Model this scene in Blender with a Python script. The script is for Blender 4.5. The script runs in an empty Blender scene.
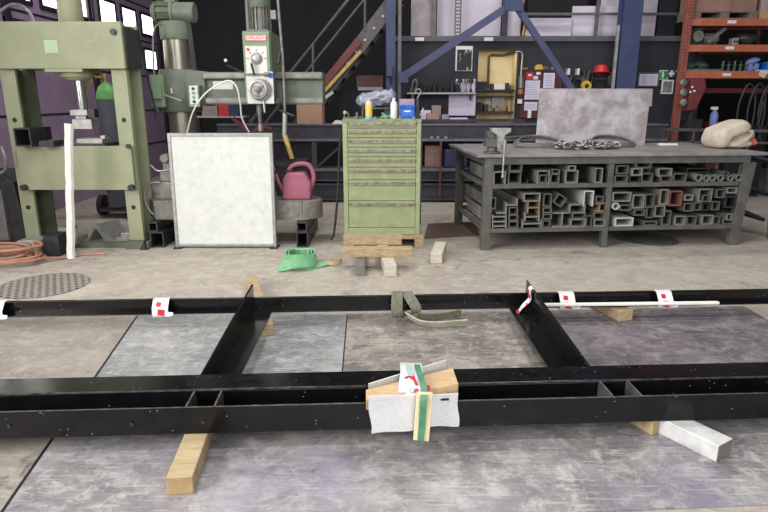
import bpy, math, random
from mathutils import Vector, Matrix, Euler
random.seed(7)
S = bpy.context.scene
COL = S.collection
PI = math.pi
# ------------------------------------------------------------------ camera numbers
F = 590.0; TH = math.atan(156/590.0); CH = 1.4
cT, sT = math.cos(TH), math.sin(TH)
def ray(x, y):
    u = (x-384)/F; v = (256-y)/F
    return u, cT+v*sT, -sT+v*cT
def P(x, y, Y):
    a, b, d = ray(x, y); t = Y/b
    return Vector((a*t, Y, CH+d*t))
def G(x, y, z=0.0):
    a, b, d = ray(x, y); t = (z-CH)/d
    return Vector((a*t, b*t, z))
# ------------------------------------------------------------------ materials
def lin(c):
    return tuple(((v/255)/12.92 if v/255 <= .04045 else ((v/255+.055)/1.055)**2.4) for v in c)+(1,)
def mat(name, col, rough=.6, metal=0.0, col2=None, scale=8, amt=.5, bump=0.0, stretch=(1,1,1), spec=.5,
        rough2=None, detail=5, dist=0.0, col3=None, bscale=None, coat=0.0, trans=0.0, alpha=1.0, sharp=None):
    m = bpy.data.materials.new(name); m.use_nodes = True
    nt = m.node_tree; N = nt.nodes; L = nt.links
    b = N['Principled BSDF']
    b.inputs['Roughness'].default_value = rough; b.inputs['Metallic'].default_value = metal
    b.inputs['Specular IOR Level'].default_value = spec
    b.inputs['Coat Weight'].default_value = coat; b.inputs['Coat Roughness'].default_value = .12
    b.inputs['Transmission Weight'].default_value = trans; b.inputs['Alpha'].default_value = alpha
    tc = N.new('ShaderNodeTexCoord'); mp = N.new('ShaderNodeMapping'); mp.inputs['Scale'].default_value = stretch
    L.new(tc.outputs['Object'], mp.inputs['Vector'])
    no = N.new('ShaderNodeTexNoise'); no.inputs['Scale'].default_value = scale; no.inputs['Detail'].default_value = detail
    no.inputs['Roughness'].default_value = .62; no.inputs['Distortion'].default_value = dist
    L.new(mp.outputs['Vector'], no.inputs['Vector'])
    rp = N.new('ShaderNodeValToRGB'); e = rp.color_ramp.elements
    if col2 is None: col2 = tuple(max(0, v*.8) for v in col)
    lo, hi = sharp or (.34, .66)
    e[0].position = lo; e[0].color = lin(col); e[1].position = hi; e[1].color = lin(col2)
    if col3 is not None:
        k = e.new(.80 if hi < .78 else .95); k.color = lin(col3)
    L.new(no.outputs['Fac'], rp.inputs['Fac']); L.new(rp.outputs['Color'], b.inputs['Base Color'])
    if rough2 is not None:
        mr = N.new('ShaderNodeMapRange'); mr.inputs['From Min'].default_value = .3; mr.inputs['From Max'].default_value = .7
        mr.inputs['To Min'].default_value = rough; mr.inputs['To Max'].default_value = rough2
        n2 = N.new('ShaderNodeTexNoise'); n2.inputs['Scale'].default_value = scale*1.7; n2.inputs['Detail'].default_value = 4
        L.new(mp.outputs['Vector'], n2.inputs['Vector'])
        L.new(n2.outputs['Fac'], mr.inputs['Value']); L.new(mr.outputs['Result'], b.inputs['Roughness'])
    if bump:
        bp = N.new('ShaderNodeBump'); bp.inputs['Strength'].default_value = bump; bp.inputs['Distance'].default_value = .01
        if bscale:
            n3 = N.new('ShaderNodeTexNoise'); n3.inputs['Scale'].default_value = bscale; n3.inputs['Detail'].default_value = 4
            L.new(mp.outputs['Vector'], n3.inputs['Vector']); L.new(n3.outputs['Fac'], bp.inputs['Height'])
        else: L.new(no.outputs['Fac'], bp.inputs['Height'])
        L.new(bp.outputs['Normal'], b.inputs['Normal'])
    return m
def emit(name, col, st):
    m = bpy.data.materials.new(name); m.use_nodes = True
    b = m.node_tree.nodes['Principled BSDF']
    b.inputs['Base Color'].default_value = lin(col); b.inputs['Emission Color'].default_value = lin(col)
    b.inputs['Emission Strength'].default_value = st
    return m
def sheetmat(name, base, dark, light, rough, metal, seed, scr=(140,140,140), reflection_tint=None):
    """rolled steel sheet: clouds, scale patches, fine directional scratches"""
    m = mat(name, dark, rough, metal, base, 2.2, dist=.6, detail=8, col3=light, rough2=rough+.22, sharp=(.36,.56))
    nt = m.node_tree; N = nt.nodes; L = nt.links; b = N['Principled BSDF']
    tc = next(n for n in N if n.type == 'TEX_COORD')
    src = b.inputs['Base Color'].links[0].from_socket
    def layer(src, sc, stretch, colr, lo, hi, rot=0.0, fac=1.0, det=6, dist=.3):
        mp = N.new('ShaderNodeMapping'); mp.inputs['Scale'].default_value = stretch; mp.inputs['Rotation'].default_value = (0,0,rot)
        mp.inputs['Location'].default_value = (seed*3.7, seed*1.3, 0)
        L.new(tc.outputs['Object'], mp.inputs['Vector'])
        n = N.new('ShaderNodeTexNoise'); n.inputs['Scale'].default_value = sc; n.inputs['Detail'].default_value = det
        n.inputs['Roughness'].default_value = .7; n.inputs['Distortion'].default_value = dist
        L.new(mp.outputs['Vector'], n.inputs['Vector'])
        r = N.new('ShaderNodeMapRange'); r.inputs['From Min'].default_value = lo; r.inputs['From Max'].default_value = hi
        r.inputs['To Max'].default_value = fac
        L.new(n.outputs['Fac'], r.inputs['Value'])
        mx = N.new('ShaderNodeMix'); mx.data_type = 'RGBA'
        L.new(r.outputs['Result'], mx.inputs[0]); L.new(src, mx.inputs[6]); mx.inputs[7].default_value = lin(colr)
        return mx.outputs[2]
    src = layer(src, 4, (1,1.25,1), dark, .46, .62, .2, .8, 8, .8)
    src = layer(src, 11, (1,1,1), light, .50, .64, 0, .7, 8, .5)
    src = layer(src, 2.4, (1,1.3,1), tuple(int(v*.5) for v in dark), .57, .70, 0, .8, 10, 1.4)
    src = layer(src, 5, (1,6,1), light, .55, .66, .3, .3, 8)
    src = layer(src, 40, (1,1,1), light, .56, .66, 0, .5, 4, .2)
    src = layer(src, 34, (1,1,1), dark, .56, .68, 0, .6, 4, .2)
    src = layer(src, 22, (.22,3,1), scr, .57, .64, -.5, .6, 4, .2)
    src = layer(src, 24, (.22,3,1), light, .57, .64, .9, .6, 4, .2)
    if reflection_tint: src = layer(src, 1.1, (1,1,1), reflection_tint, .5, .68, 0, .55, 3)  # broad patches of reflected colour painted into the base colour
    L.new(src, b.inputs['Base Color'])
    return m
M = {}
M['concrete'] = sheetmat('concrete_floor', (172,164,152), (154,146,135), (188,181,170), .62, 0.0, 1, (136,129,120))
M['concrete'].node_tree.nodes['Principled BSDF'].inputs['Specular IOR Level'].default_value = .3
M['sheet_a'] = sheetmat('light_steel_sheet', (152,144,134), (132,124,116), (172,165,155), .45, .05, 2)
M['sheet_b'] = sheetmat('grey_steel_sheet', (156,156,155), (118,119,121), (192,191,189), .36, .12, 3)
M['sheet_c'] = sheetmat('mottled_steel_sheet', (150,143,136), (104,99,98), (190,180,168), .36, .12, 4)
M['sheet_d'] = sheetmat('dark_steel_sheet', (126,118,122), (90,85,92), (162,154,154), .34, .15, 5)
M['sheet_f'] = sheetmat('scuffed_steel_sheet', (158,154,152), (116,113,114), (196,192,188), .34, .12, 6, reflection_tint=(132,127,152))  # violet tint paints blue-purple reflections into the sheet colour
M['black_paint'] = mat('black_gloss_paint', (11,11,13), .14, 0, (18,18,20), 14, spec=.38, rough2=.24)
def dust(m):
    nt = m.node_tree; N = nt.nodes; L_ = nt.links; b = N['Principled BSDF']; tc = next(n for n in N if n.type == 'TEX_COORD')
    v = N.new('ShaderNodeTexVoronoi'); v.inputs['Scale'].default_value = 38; L_.new(tc.outputs['Object'], v.inputs['Vector'])
    n = N.new('ShaderNodeTexNoise'); n.inputs['Scale'].default_value = 9; L_.new(tc.outputs['Object'], n.inputs['Vector'])
    a = N.new('ShaderNodeMath'); a.operation = 'LESS_THAN'; a.inputs[1].default_value = .095; L_.new(v.outputs['Distance'], a.inputs[0])
    g = N.new('ShaderNodeMath'); g.operation = 'GREATER_THAN'; g.inputs[1].default_value = .54; L_.new(n.outputs['Fac'], g.inputs[0])
    k = N.new('ShaderNodeMath'); k.operation = 'MULTIPLY'; L_.new(a.outputs[0], k.inputs[0]); L_.new(g.outputs[0], k.inputs[1])
    mx = N.new('ShaderNodeMix'); mx.data_type = 'RGBA'; src = b.inputs['Base Color'].links[0].from_socket
    L_.new(k.outputs[0], mx.inputs[0]); L_.new(src, mx.inputs[6]); mx.inputs[7].default_value = lin((150,150,150)); L_.new(mx.outputs[2], b.inputs['Base Color'])
dust(M['black_paint'])
M['black_worn'] = mat('black_worn_edge', (120,118,116), .4, .5, (60,58,58), 20)
M['weld_grey'] = mat('grey_primed_edge', (108,108,108), .4, .4, (80,80,82), 20)
M['wood'] = mat('sawn_pine', (188,169,134), .75, 0, (160,139,104), 5, stretch=(1,10,6), dist=1.0, bump=.15)
M['wood_end'] = mat('pine_end_grain', (180,154,112), .8, 0, (150,124,86), 10, bump=.1)
M['wood_x'] = mat('planed_pine', (208,180,142), .7, 0, (188,156,116), 4, stretch=(2,12,10), dist=.8, bump=.08)
M['wood_old'] = mat('weathered_pine', (186,166,132), .8, 0, (146,124,92), 6, stretch=(2,10,8), dist=1, bump=.15)
M['wood_pale'] = mat('pale_dusty_wood', (205,198,184), .85, 0, (176,166,150), 8, stretch=(1,4,4), bump=.12)
M['wood_slat'] = mat('pale_slat_wood', (232,218,178), .75, 0, (214,196,152), 6, stretch=(8,2,2), bump=.06)
M['wood_white'] = mat('white_painted_wood', (214,214,212), .6, 0, (180,180,178), 10, bump=.12)
M['wood_grey'] = mat('grey_stained_wood', (128,124,116), .85, 0, (100,96,90), 8, bump=.1)
M['foam'] = mat('white_packing_foam', (240,240,240), .8, 0, (222,224,227), 160, bump=.6, detail=2)
M['foam_clean'] = mat('white_foam_strip', (238,236,230), .7, 0, (226,224,218), 20)
M['tape_white'] = mat('white_tape', (232,230,230), .45, 0, (216,214,214), 12)
M['red_ink'] = mat('red_print', (206,40,62), .5, 0, (186,34,52), 30)
M['tape_green'] = mat('green_strap', (86,146,114), .5, 0, (70,126,98), 30)
M['tape_pale'] = mat('pale_green_print', (176,204,196), .5, 0, (160,190,182), 30)
M['press_green'] = mat('sage_machine_paint', (152,156,127), .5, 0, (138,143,112), 3.0, detail=7, rough2=.62, col3=(158,163,138))
M['press_dark'] = mat('dark_sage_paint', (98,108,84), .55, 0, (80,88,70), 6)
M['drill_green'] = mat('grey_green_machine_paint', (108,118,102), .45, 0, (90,100,86), 5, rough2=.6)
M['drill_bright'] = mat('light_green_panel', (130,152,124), .5, 0, (114,136,108), 6)
M['cab_green'] = mat('worn_leaf_green_paint', (154,162,124), .5, 0, (136,147,106), 7, stretch=(1,1,1.5), detail=8, col3=(112,124,92), rough2=.65)
M['cab_top'] = mat('dusty_green_top', (138,156,112), .65, 0, (104,112,88), 14)
M['cab_handle'] = mat('worn_handle_strip', (166,160,144), .45, .3, (112,106,92), 22)
M['chrome'] = mat('polished_rod', (205,205,205), .16, .9, (185,185,187), 6, stretch=(1,1,.3))
M['column_steel'] = mat('ground_steel_column', (160,156,142), .3, .7, (126,122,108), 5, stretch=(3,3,.5))
M['steel'] = mat('bare_steel', (142,140,136), .42, .5, (108,106,102), 12, rough2=.55)
M['steel_lt'] = mat('light_steel', (176,176,172), .4, .4, (146,146,142), 14)
M['steel_dk'] = mat('dark_steel', (62,61,62), .5, .3, (44,44,46), 12)
M['tube'] = mat('mill_scale_tube', (104,104,99), .5, .25, (76,76,72), 9, rough2=.65)
M['tube_lt'] = mat('light_mill_tube', (144,143,136), .5, .25, (112,111,105), 9)
M['tube_white'] = mat('galvanised_profile', (206,206,204), .45, .2, (180,180,178), 12)
M['tube_rust'] = mat('rust_tinged_profile', (150,122,98), .65, .1, (122,100,84), 9)
M['tube_red'] = mat('red_primed_steel', (136,82,76), .6, 0, (112,70,64), 14)
M['bench_frame'] = mat('grey_green_bench_steel', (104,104,97), .5, .25, (80,80,74), 8, rough2=.65)
M['bench_top'] = mat('scuffed_bench_top', (152,146,147), .4, .25, (122,117,118), 5, detail=8, rough2=.6)
M['rust'] = mat('rusty_brown_steel', (112,90,82), .7, .1, (88,72,68), 12)
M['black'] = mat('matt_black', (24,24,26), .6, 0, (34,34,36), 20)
M['rubber'] = mat('black_rubber', (30,30,32), .7, 0, (40,40,42), 20)
M['board'] = mat('mottled_white_board', (213,214,206), .6, 0, (200,203,197), 14, detail=11, dist=.3, col3=(172,175,168), sharp=(.38,.62))
M['alu'] = mat('grey_aluminium_edge', (168,168,166), .45, .4, (140,140,138), 18)
M['can_pink'] = mat('faded_red_plastic', (158,92,112), .5, 0, (142,80,98), 8)
M['cast'] = mat('grey_cast_iron_base', (128,124,116), .7, 0, (100,97,92), 18, bump=.1)
M['girder'] = mat('dark_grey_girder', (72,71,80), .55, .2, (56,55,63), 6, rough2=.65)
M['girder_top'] = mat('grey_girder_flange', (118,114,124), .55, .2, (92,89,98), 8)
M['wall_dark'] = mat('dark_navy_wall', (44,44,54), .7, 0, (36,36,45), 4)
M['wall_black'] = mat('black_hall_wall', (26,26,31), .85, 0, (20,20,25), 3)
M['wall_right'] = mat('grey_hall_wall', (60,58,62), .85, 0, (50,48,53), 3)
M['gate'] = mat('mauve_gate_panel', (158,136,162), .5, 0, (142,120,148), 3, spec=.4)
M['gate_dark'] = mat('dark_gate_joint', (44,38,50), .6, 0, (36,32,42), 6)
M['pane'] = emit('daylit_window_pane', (255,252,240), 4.5)
M['niche'] = mat('yellow_painted_niche', (236,218,172), .7, 0, (224,204,156), 4)
M['blue'] = mat('blue_column_paint', (56,66,102), .55, 0, (48,57,90), 6)
M['blue_brace'] = mat('blue_brace_paint', (70,73,108), .55, 0, (60,63,96), 6)
M['lilac'] = mat('white_stored_panel', (206,198,212), .7, 0, (190,182,198), 3, detail=8)
M['lilac_old'] = mat('stained_stored_panel', (184,174,178), .75, 0, (150,142,146), 5, detail=9)
M['mez'] = mat('grey_floor_edge', (92,90,98), .6, 0, (78,76,84), 8)
M['rail'] = mat('grey_rail_paint', (104,102,104), .5, .3, (84,82,84), 12)
M['stair'] = mat('grey_stair_steel', (92,88,90), .55, .3, (76,72,74), 8)
M['orange'] = mat('orange_rack_beam', (174,100,74), .55, 0, (154,84,62), 8)
M['upright'] = mat('orange_rack_upright', (150,86,68), .6, 0, (124,70,56), 12)
M['cardboard'] = mat('brown_cardboard', (178,144,120), .8, 0, (164,130,108), 5)
M['crate'] = mat('brown_crate_side', (142,112,98), .8, 0, (124,96,84), 4)
M['crate_b'] = mat('grey_brown_crate_side', (156,142,138), .8, 0, (138,124,120), 4)
M['pallet'] = mat('pallet_wood', (176,146,106), .8, 0, (148,120,84), 8)
M['pallet_dk'] = mat('greyed_pallet_wood', (120,106,96), .85, 0, (100,88,80), 8)
M['red'] = mat('red_paint', (196,44,46), .45, 0, (176,36,38), 14)
M['red_dk'] = mat('dark_red_paint', (112,48,52), .6, 0, (92,40,44), 14)
M['yellow'] = mat('yellow_paint', (216,178,62), .5, 0, (196,158,50), 14)
M['yellow_dirty'] = mat('dirty_yellow_grip', (196,166,92), .6, 0, (160,132,70), 24)
M['bin_blue'] = mat('blue_plastic', (40,108,210), .4, 0, (34,96,190), 14)
M['white'] = mat('white_plastic', (226,226,222), .45, 0, (212,212,208), 14)
M['paper'] = mat('white_paper', (214,208,226), .7, 0, (204,198,217), 6)
M['paper_ln'] = mat('grey_print', (132,126,146), .7, 0, (122,116,136), 40)
M['cork'] = mat('maroon_notice_board', (86,44,48), .75, 0, (72,36,40), 12)
M['sign_green'] = mat('safety_green', (34,140,84), .5, 0, (28,128,76), 20)
M['grey_pic'] = mat('grey_poster_print', (96,92,98), .5, 0, (150,146,150), 14, dist=.8)
M['pic_black'] = mat('black_poster_print', (26,25,28), .5, 0, (200,196,196), 9, detail=4, stretch=(2.4,1,1), dist=.4, sharp=(.58,.68))
M['canvas'] = mat('beige_canvas', (196,184,168), .9, 0, (178,166,150), 12, bump=.25)
M['canvas_red'] = mat('rusty_red_lining', (164,90,70), .9, 0, (146,78,60), 14)
M['sling'] = mat('olive_webbing', (124,126,108), .85, 0, (84,86,72), 40, bump=.4, stretch=(3,1,1))
M['sling_lt'] = mat('pale_webbing_end', (176,176,160), .85, 0, (150,150,132), 30, bump=.3)
M['sling_green'] = mat('mint_green_webbing', (128,184,140), .8, 0, (104,160,116), 20, bump=.2)
M['tan_web'] = mat('tan_webbing_eye', (184,160,124), .85, 0, (160,138,104), 24)
M['rope'] = mat('grey_wire_rope', (128,126,122), .6, .3, (80,78,78), 60, bump=.4)
M['chain'] = mat('worn_chain_steel', (172,166,164), .42, .6, (120,116,114), 30)
M['coil'] = mat('copper_orange_hose', (184,136,112), .5, 0, (162,114,92), 14)
M['wrap'] = mat('crinkled_clear_wrap', (150,152,166), .22, .15, (112,114,130), 16, bump=1.0, detail=8)
M['can_y'] = mat('yellow_can_label', (230,196,84), .45, 0, (218,184,72), 10)
M['can_b'] = mat('pale_blue_can_band', (150,190,206), .45, 0, (138,178,196), 10)
M['lilac_card'] = mat('lilac_card', (168,146,170), .7, 0, (154,134,158), 8)
M['gas_grey'] = mat('slate_gas_cylinder', (88,90,102), .45, 0, (74,76,88), 8)
M['gas_green'] = mat('green_cylinder_shoulder', (110,176,96), .45, 0, (90,156,80), 14)
M['brass'] = mat('brass_valve', (156,132,82), .4, .6, (124,104,64), 14)
M['grate'] = mat('cast_grate', (150,144,135), .6, 0, (128,122,114), 20)
M['pit'] = mat('drain_pit', (44,41,38), .9, 0, (34,32,30), 10)
M['panel_white'] = mat('white_control_panel', (216,218,210), .45, 0, (198,200,193), 12)
M['plate_worn'] = mat('worn_zinc_plate', (196,190,196), .45, .3, (150,142,142), 6, detail=12, dist=.3, col3=(212,206,214), rough2=.65, sharp=(.38,.62))
M['trestle'] = mat('dark_blue_trestle', (40,44,66), .6, .1, (32,35,54), 10)
M['dark_blue'] = mat('dark_blue_case', (48,52,84), .6, 0, (40,44,72), 10)
M['pinkwood'] = mat('pinkish_board', (150,118,112), .8, 0, (132,102,98), 6)
M['grn_part'] = mat('green_cast_part', (56,78,62), .5, 0, (42,62,48), 16)
M['blue_cloth'] = mat('pale_blue_cloth', (120,136,196), .8, 0, (102,118,178), 12)
# ------------------------------------------------------------------ mesh builder
WM = {}
class MB:
    def __init__(s): s.v = []; s.f = []; s.mi = []; s.cur = 0
    def m(s, i): s.cur = i; return s
    def add(s, vs, fs):
        o = len(s.v); s.v += [Vector(v) for v in vs]
        for f in fs: s.f.append([o+i for i in f]); s.mi.append(s.cur)
        return s
    def bx(s, x0, x1, y0, y1, z0, z1):
        return s.add([(x0,y0,z0),(x1,y0,z0),(x1,y1,z0),(x0,y1,z0),(x0,y0,z1),(x1,y0,z1),(x1,y1,z1),(x0,y1,z1)],
              [(0,3,2,1),(4,5,6,7),(0,1,5,4),(1,2,6,5),(2,3,7,6),(3,0,4,7)])
    def ob(s, c, size, rot=(0,0,0)):
        R = Euler(rot).to_matrix(); a = [v/2 for v in size]; t = MB(); t.bx(-a[0],a[0],-a[1],a[1],-a[2],a[2])
        return s.add([R @ v + Vector(c) for v in t.v], t.f)
    def hexa(s, pts):   # 8 explicit points, bottom 4 then top 4
        return s.add(pts, [(0,3,2,1),(4,5,6,7),(0,1,5,4),(1,2,6,5),(2,3,7,6),(3,0,4,7)])
    def bar(s, p, q, w, h, roll=0.0):
        p = Vector(p); q = Vector(q); d = (q-p); L = d.length; z = d.normalized()
        up = Vector((0,0,1)) if abs(z.z) < .95 else Vector((0,1,0))
        x = z.cross(up).normalized(); y = x.cross(z)
        if roll:
            x, y = x*math.cos(roll)+y*math.sin(roll), y*math.cos(roll)-x*math.sin(roll)
        vs = [p+x*a*w/2+y*b*h/2 for a,b in ((-1,-1),(1,-1),(1,1),(-1,1))]
        vs += [v+d for v in vs]
        return s.add(vs, [(0,3,2,1),(4,5,6,7),(0,1,5,4),(1,2,6,5),(2,3,7,6),(3,0,4,7)])
    def cyl(s, p, q, r, r2=None, n=16, caps=True):
        p = Vector(p); q = Vector(q); r2 = r if r2 is None else r2
        z = (q-p).normalized(); up = Vector((0,0,1)) if abs(z.z) < .95 else Vector((1,0,0))
        x = z.cross(up).normalized(); y = z.cross(x); o = len(s.v); vs = []
        for i in range(n):
            a = 2*PI*i/n; d = x*math.cos(a)+y*math.sin(a); vs += [p+d*r, q+d*r2]
        fs = [(2*i, 2*i+1, 2*((i+1)%n)+1, 2*((i+1)%n)) for i in range(n)]
        if caps: fs += [[2*i for i in range(n)], [2*i+1 for i in range(n)][::-1]]
        return s.add(vs, fs)
    def pipe(s, p, q, r, t, n=14):
        p = Vector(p); q = Vector(q); z = (q-p).normalized(); up = Vector((0,0,1)) if abs(z.z) < .95 else Vector((1,0,0))
        x = z.cross(up).normalized(); y = z.cross(x); vs = []
        for i in range(n):
            a = 2*PI*i/n; d = x*math.cos(a)+y*math.sin(a); vs += [p+d*r, q+d*r, p+d*(r-t), q+d*(r-t)]
        fs = []
        for i in range(n):
            a = 4*i; b = 4*((i+1)%n)
            fs += [(a,a+1,b+1,b),(a+2,b+2,b+3,a+3),(a,b,b+2,a+2),(a+1,a+3,b+3,b+1)]
        return s.add(vs, fs)
    def tube(s, pts, r, n=8, closed=False, sub=0):
        pts = [Vector(p) for p in pts]
        if sub:
            out = []; k = len(pts); rng = range(k if closed else k-1)
            for i in rng:
                p0 = pts[i-1] if (closed or i > 0) else pts[i]; p1 = pts[i]; p2 = pts[(i+1)%k]
                p3 = pts[(i+2)%k] if (closed or i+2 < k) else p2
                for j in range(sub):
                    t = j/sub
                    out.append(.5*((2*p1)+(p2-p0)*t+(2*p0-5*p1+4*p2-p3)*t*t+(3*p1-p0-3*p2+p3)*t**3))
            if not closed: out.append(pts[-1])
            pts = out
        k = len(pts); vs = []; prev = None
        for i in range(k):
            a = pts[i-1] if (closed or i > 0) else pts[i]; b = pts[(i+1)%k] if (closed or i < k-1) else pts[i]
            d = (b-a); d = d.normalized() if d.length > 1e-9 else Vector((0,0,1))
            if prev is None:
                up = Vector((0,0,1)) if abs(d.z) < .9 else Vector((1,0,0)); x = d.cross(up).normalized()
            else:
                x = prev - d*prev.dot(d); x = x.normalized() if x.length > 1e-6 else d.orthogonal().normalized()
            prev = x; y = d.cross(x); rr = r(i/(k-1)) if callable(r) else r
            vs += [pts[i]+(x*math.cos(2*PI*j/n)+y*math.sin(2*PI*j/n))*rr for j in range(n)]
        fs = []
        for i in range(k if closed else k-1):
            for j in range(n):
                fs.append((i*n+j, i*n+(j+1)%n, ((i+1)%k)*n+(j+1)%n, ((i+1)%k)*n+j))
        if not closed: fs += [list(range(n))[::-1], [(k-1)*n+j for j in range(n)]]
        return s.add(vs, fs)
    def ribbon(s, pts, w, t, wdir=None, sub=6):
        """flat strap along a smoothed path; wdir(i) gives the width direction"""
        pts = [(Vector(p), Vector(d)) for p, d in pts]; out = []; k = len(pts)
        for i in range(k-1):
            p0 = pts[max(i-1,0)][0]; p1, d1 = pts[i]; p2, d2 = pts[i+1]; p3 = pts[min(i+2,k-1)][0]
            for j in range(sub):
                u = j/sub
                out.append((.5*((2*p1)+(p2-p0)*u+(2*p0-5*p1+4*p2-p3)*u*u+(3*p1-p0-3*p2+p3)*u**3), d1.lerp(d2, u)))
        out.append(pts[-1]); k = len(out); vs = []
        for i in range(k):
            d = (out[min(i+1,k-1)][0]-out[max(i-1,0)][0]).normalized()
            w_ = out[i][1]; w_ = (w_-d*w_.dot(d)); w_ = w_.normalized() if w_.length > 1e-6 else d.orthogonal().normalized()
            nn = d.cross(w_)
            p = out[i][0]
            vs += [p-w_*w/2-nn*t/2, p+w_*w/2-nn*t/2, p+w_*w/2+nn*t/2, p-w_*w/2+nn*t/2]
        fs = []
        for i in range(k-1):
            a = 4*i; b = a+4
            for j in range(4): fs.append((a+j, a+(j+1)%4, b+(j+1)%4, b+j))
        fs += [(3,2,1,0), (4*k-4,4*k-3,4*k-2,4*k-1)]
        return s.add(vs, fs)
    def lathe(s, prof, c, ax='z', n=24):
        c = Vector(c); vs = []
        for r, h in prof:
            for i in range(n):
                a = 2*PI*i/n; u, w = r*math.cos(a), r*math.sin(a)
                vs.append(c + Vector({'z':(u,w,h),'x':(h,u,w),'y':(u,h,w)}[ax]))
        k = len(prof); fs = []
        for i in range(k-1):
            for j in range(n): fs.append((i*n+j, i*n+(j+1)%n, (i+1)*n+(j+1)%n, (i+1)*n+j))
        fs += [list(range(n))[::-1], [(k-1)*n+j for j in range(n)]]
        return s.add(vs, fs)
    def prism(s, poly, ax, d0, d1):
        """polygon in the two other axes, extruded along ax"""
        k = len(poly); vs = []
        for d in (d0, d1):
            for a, b in poly: vs.append({'x':(d,a,b),'y':(a,d,b),'z':(a,b,d)}[ax])
        fs = [list(range(k)), [k+i for i in range(k)][::-1]] + [(i, k+i, k+(i+1)%k, (i+1)%k) for i in range(k)]
        return s.add(vs, fs)
    def blob(s, c, r, rot=(0,0,0), n=16, lump=0.0, seed=0, e=1.0):
        R = Euler(rot).to_matrix(); rg = random.Random(seed); ph = [rg.uniform(0, 6) for _ in range(6)]; vs = []
        sg = lambda x: math.copysign(abs(x)**e, x)
        for i in range(n+1):
            th = PI*i/n
            for j in range(2*n):
                a = PI*j/n
                d = Vector((sg(math.sin(th))*sg(math.cos(a)), sg(math.sin(th))*sg(math.sin(a)), sg(math.cos(th))))
                k = 1+lump*(math.sin(3*a+ph[0]+2*th)+math.sin(5*th+ph[1]+a)+.6*math.sin(7*a+ph[2]-4*th))
                vs.append(R @ Vector((d.x*r[0]*k, d.y*r[1]*k, d.z*r[2]*k)) + Vector(c))
        fs = []
        w = 2*n
        for i in range(n):
            for j in range(w): fs.append((i*w+j, i*w+(j+1)%w, (i+1)*w+(j+1)%w, (i+1)*w+j)[::-1])
        return s.add(vs, fs)
    def move(s, T, start=0):
        for i in range(start, len(s.v)): s.v[i] = T @ s.v[i]
        return s
    def done(s, name, mats, parent=None, local=False, bevel=0.0, smooth=None, kind=None, org=None, remesh=0.0):
        me = bpy.data.meshes.new(name)
        if parent is not None and not local:
            inv = WM[parent].inverted(); vs = [inv @ v for v in s.v]; mw = WM[parent]; loc = None
        elif parent is not None:
            vs = s.v; mw = WM[parent]; loc = None
        else:
            if org is None:
                lo = [min(v[i] for v in s.v) for i in range(3)]; hi = [max(v[i] for v in s.v) for i in range(3)]
                org = Vector(((lo[0]+hi[0])/2, (lo[1]+hi[1])/2, lo[2]))
            loc = Vector(org); vs = [v-loc for v in s.v]; mw = Matrix.Translation(loc)
        me.from_pydata([tuple(v) for v in vs], [], s.f); me.validate()
        for mm in (mats if isinstance(mats, (list, tuple)) else [mats]): me.materials.append(mm)
        if len(s.mi) == len(me.polygons):
            me.polygons.foreach_set('material_index', s.mi)
        import bmesh
        bm = bmesh.new(); bm.from_mesh(me); bmesh.ops.recalc_face_normals(bm, faces=bm.faces); bm.to_mesh(me); bm.free()
        o = bpy.data.objects.new(name, me); COL.objects.link(o)
        if loc is not None: o.location = loc
        if parent is not None: o.parent = parent
        WM[o] = mw
        if smooth is None: smooth = len(s.v) > 24
        if smooth:
            me.polygons.foreach_set('use_smooth', [True]*len(me.polygons)); me.set_sharp_from_angle(angle=math.radians(38))
        if remesh:
            md = o.modifiers.new('remesh', 'REMESH'); md.mode = 'VOXEL'; md.voxel_size = remesh; md.use_smooth_shade = True
            md = o.modifiers.new('relax', 'SMOOTH'); md.factor = .5; md.iterations = 3
        if bevel:
            md = o.modifiers.new('bevel', 'BEVEL'); md.width = bevel; md.segments = 2; md.limit_method = 'ANGLE'; md.angle_limit = math.radians(40)
        if kind: o['kind'] = kind
        return o
def tag(o, label, cat, group=None, kind=None):
    o['label'] = label; o['category'] = cat
    if group: o['group'] = group
    if kind: o['kind'] = kind
    return o
def thing(name, label, cat, loc, rz=0.0, group=None):
    o = bpy.data.objects.new(name, None); COL.objects.link(o); o.empty_display_size = .1
    o.location = loc; o.rotation_euler = (0,0,rz); WM[o] = Matrix.Translation(Vector(loc)) @ Matrix.Rotation(rz, 4, 'Z')
    return tag(o, label, cat, group)
def struct(name, mb, m, label=None, **k):
    o = mb.done(name, m, **k); o['kind'] = 'structure'
    if k.get('parent') is None:
        o['label'] = label or name.replace('_', ' '); o['category'] = name.split('_')[0]
    return o
def text(s, size, name, m, parent, M4, ext=.001):
    c = bpy.data.curves.new('lettering', 'FONT'); c.body = s; c.size = size; c.extrude = ext; c.align_x = 'CENTER'; c.align_y = 'CENTER'
    t = bpy.data.objects.new('lettering', c); COL.objects.link(t)
    bpy.context.view_layer.update()
    me = bpy.data.meshes.new_from_object(t.evaluated_get(bpy.context.evaluated_depsgraph_get()))
    bpy.data.objects.remove(t); me.materials.clear(); me.materials.append(m)
    me.transform(WM[parent].inverted() @ M4)
    o = bpy.data.objects.new(name, me); COL.objects.link(o); o.parent = parent; WM[o] = WM[parent]
    return o
FRONT = Matrix.Rotation(PI/2, 4, 'X')      # text facing the camera side (-Y)
B = MB
# ================================================================== SETTING
struct('floor', B().bx(-12,9,-6,14,-.2,0), M['concrete'], 'pale concrete workshop floor')
struct('ceiling', B().bx(-4.6,9,-1,14,6.0,6.2), M['wall_right'], 'high grey hall ceiling')
struct('wall_back', B().bx(-4.6,9,12.6,12.8,0,6), M['wall_black'], 'black back wall of the hall')
struct('wall_right', B().bx(8.2,8.4,-1,14,0,6), M['wall_right'], 'grey right wall of the hall')
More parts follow.
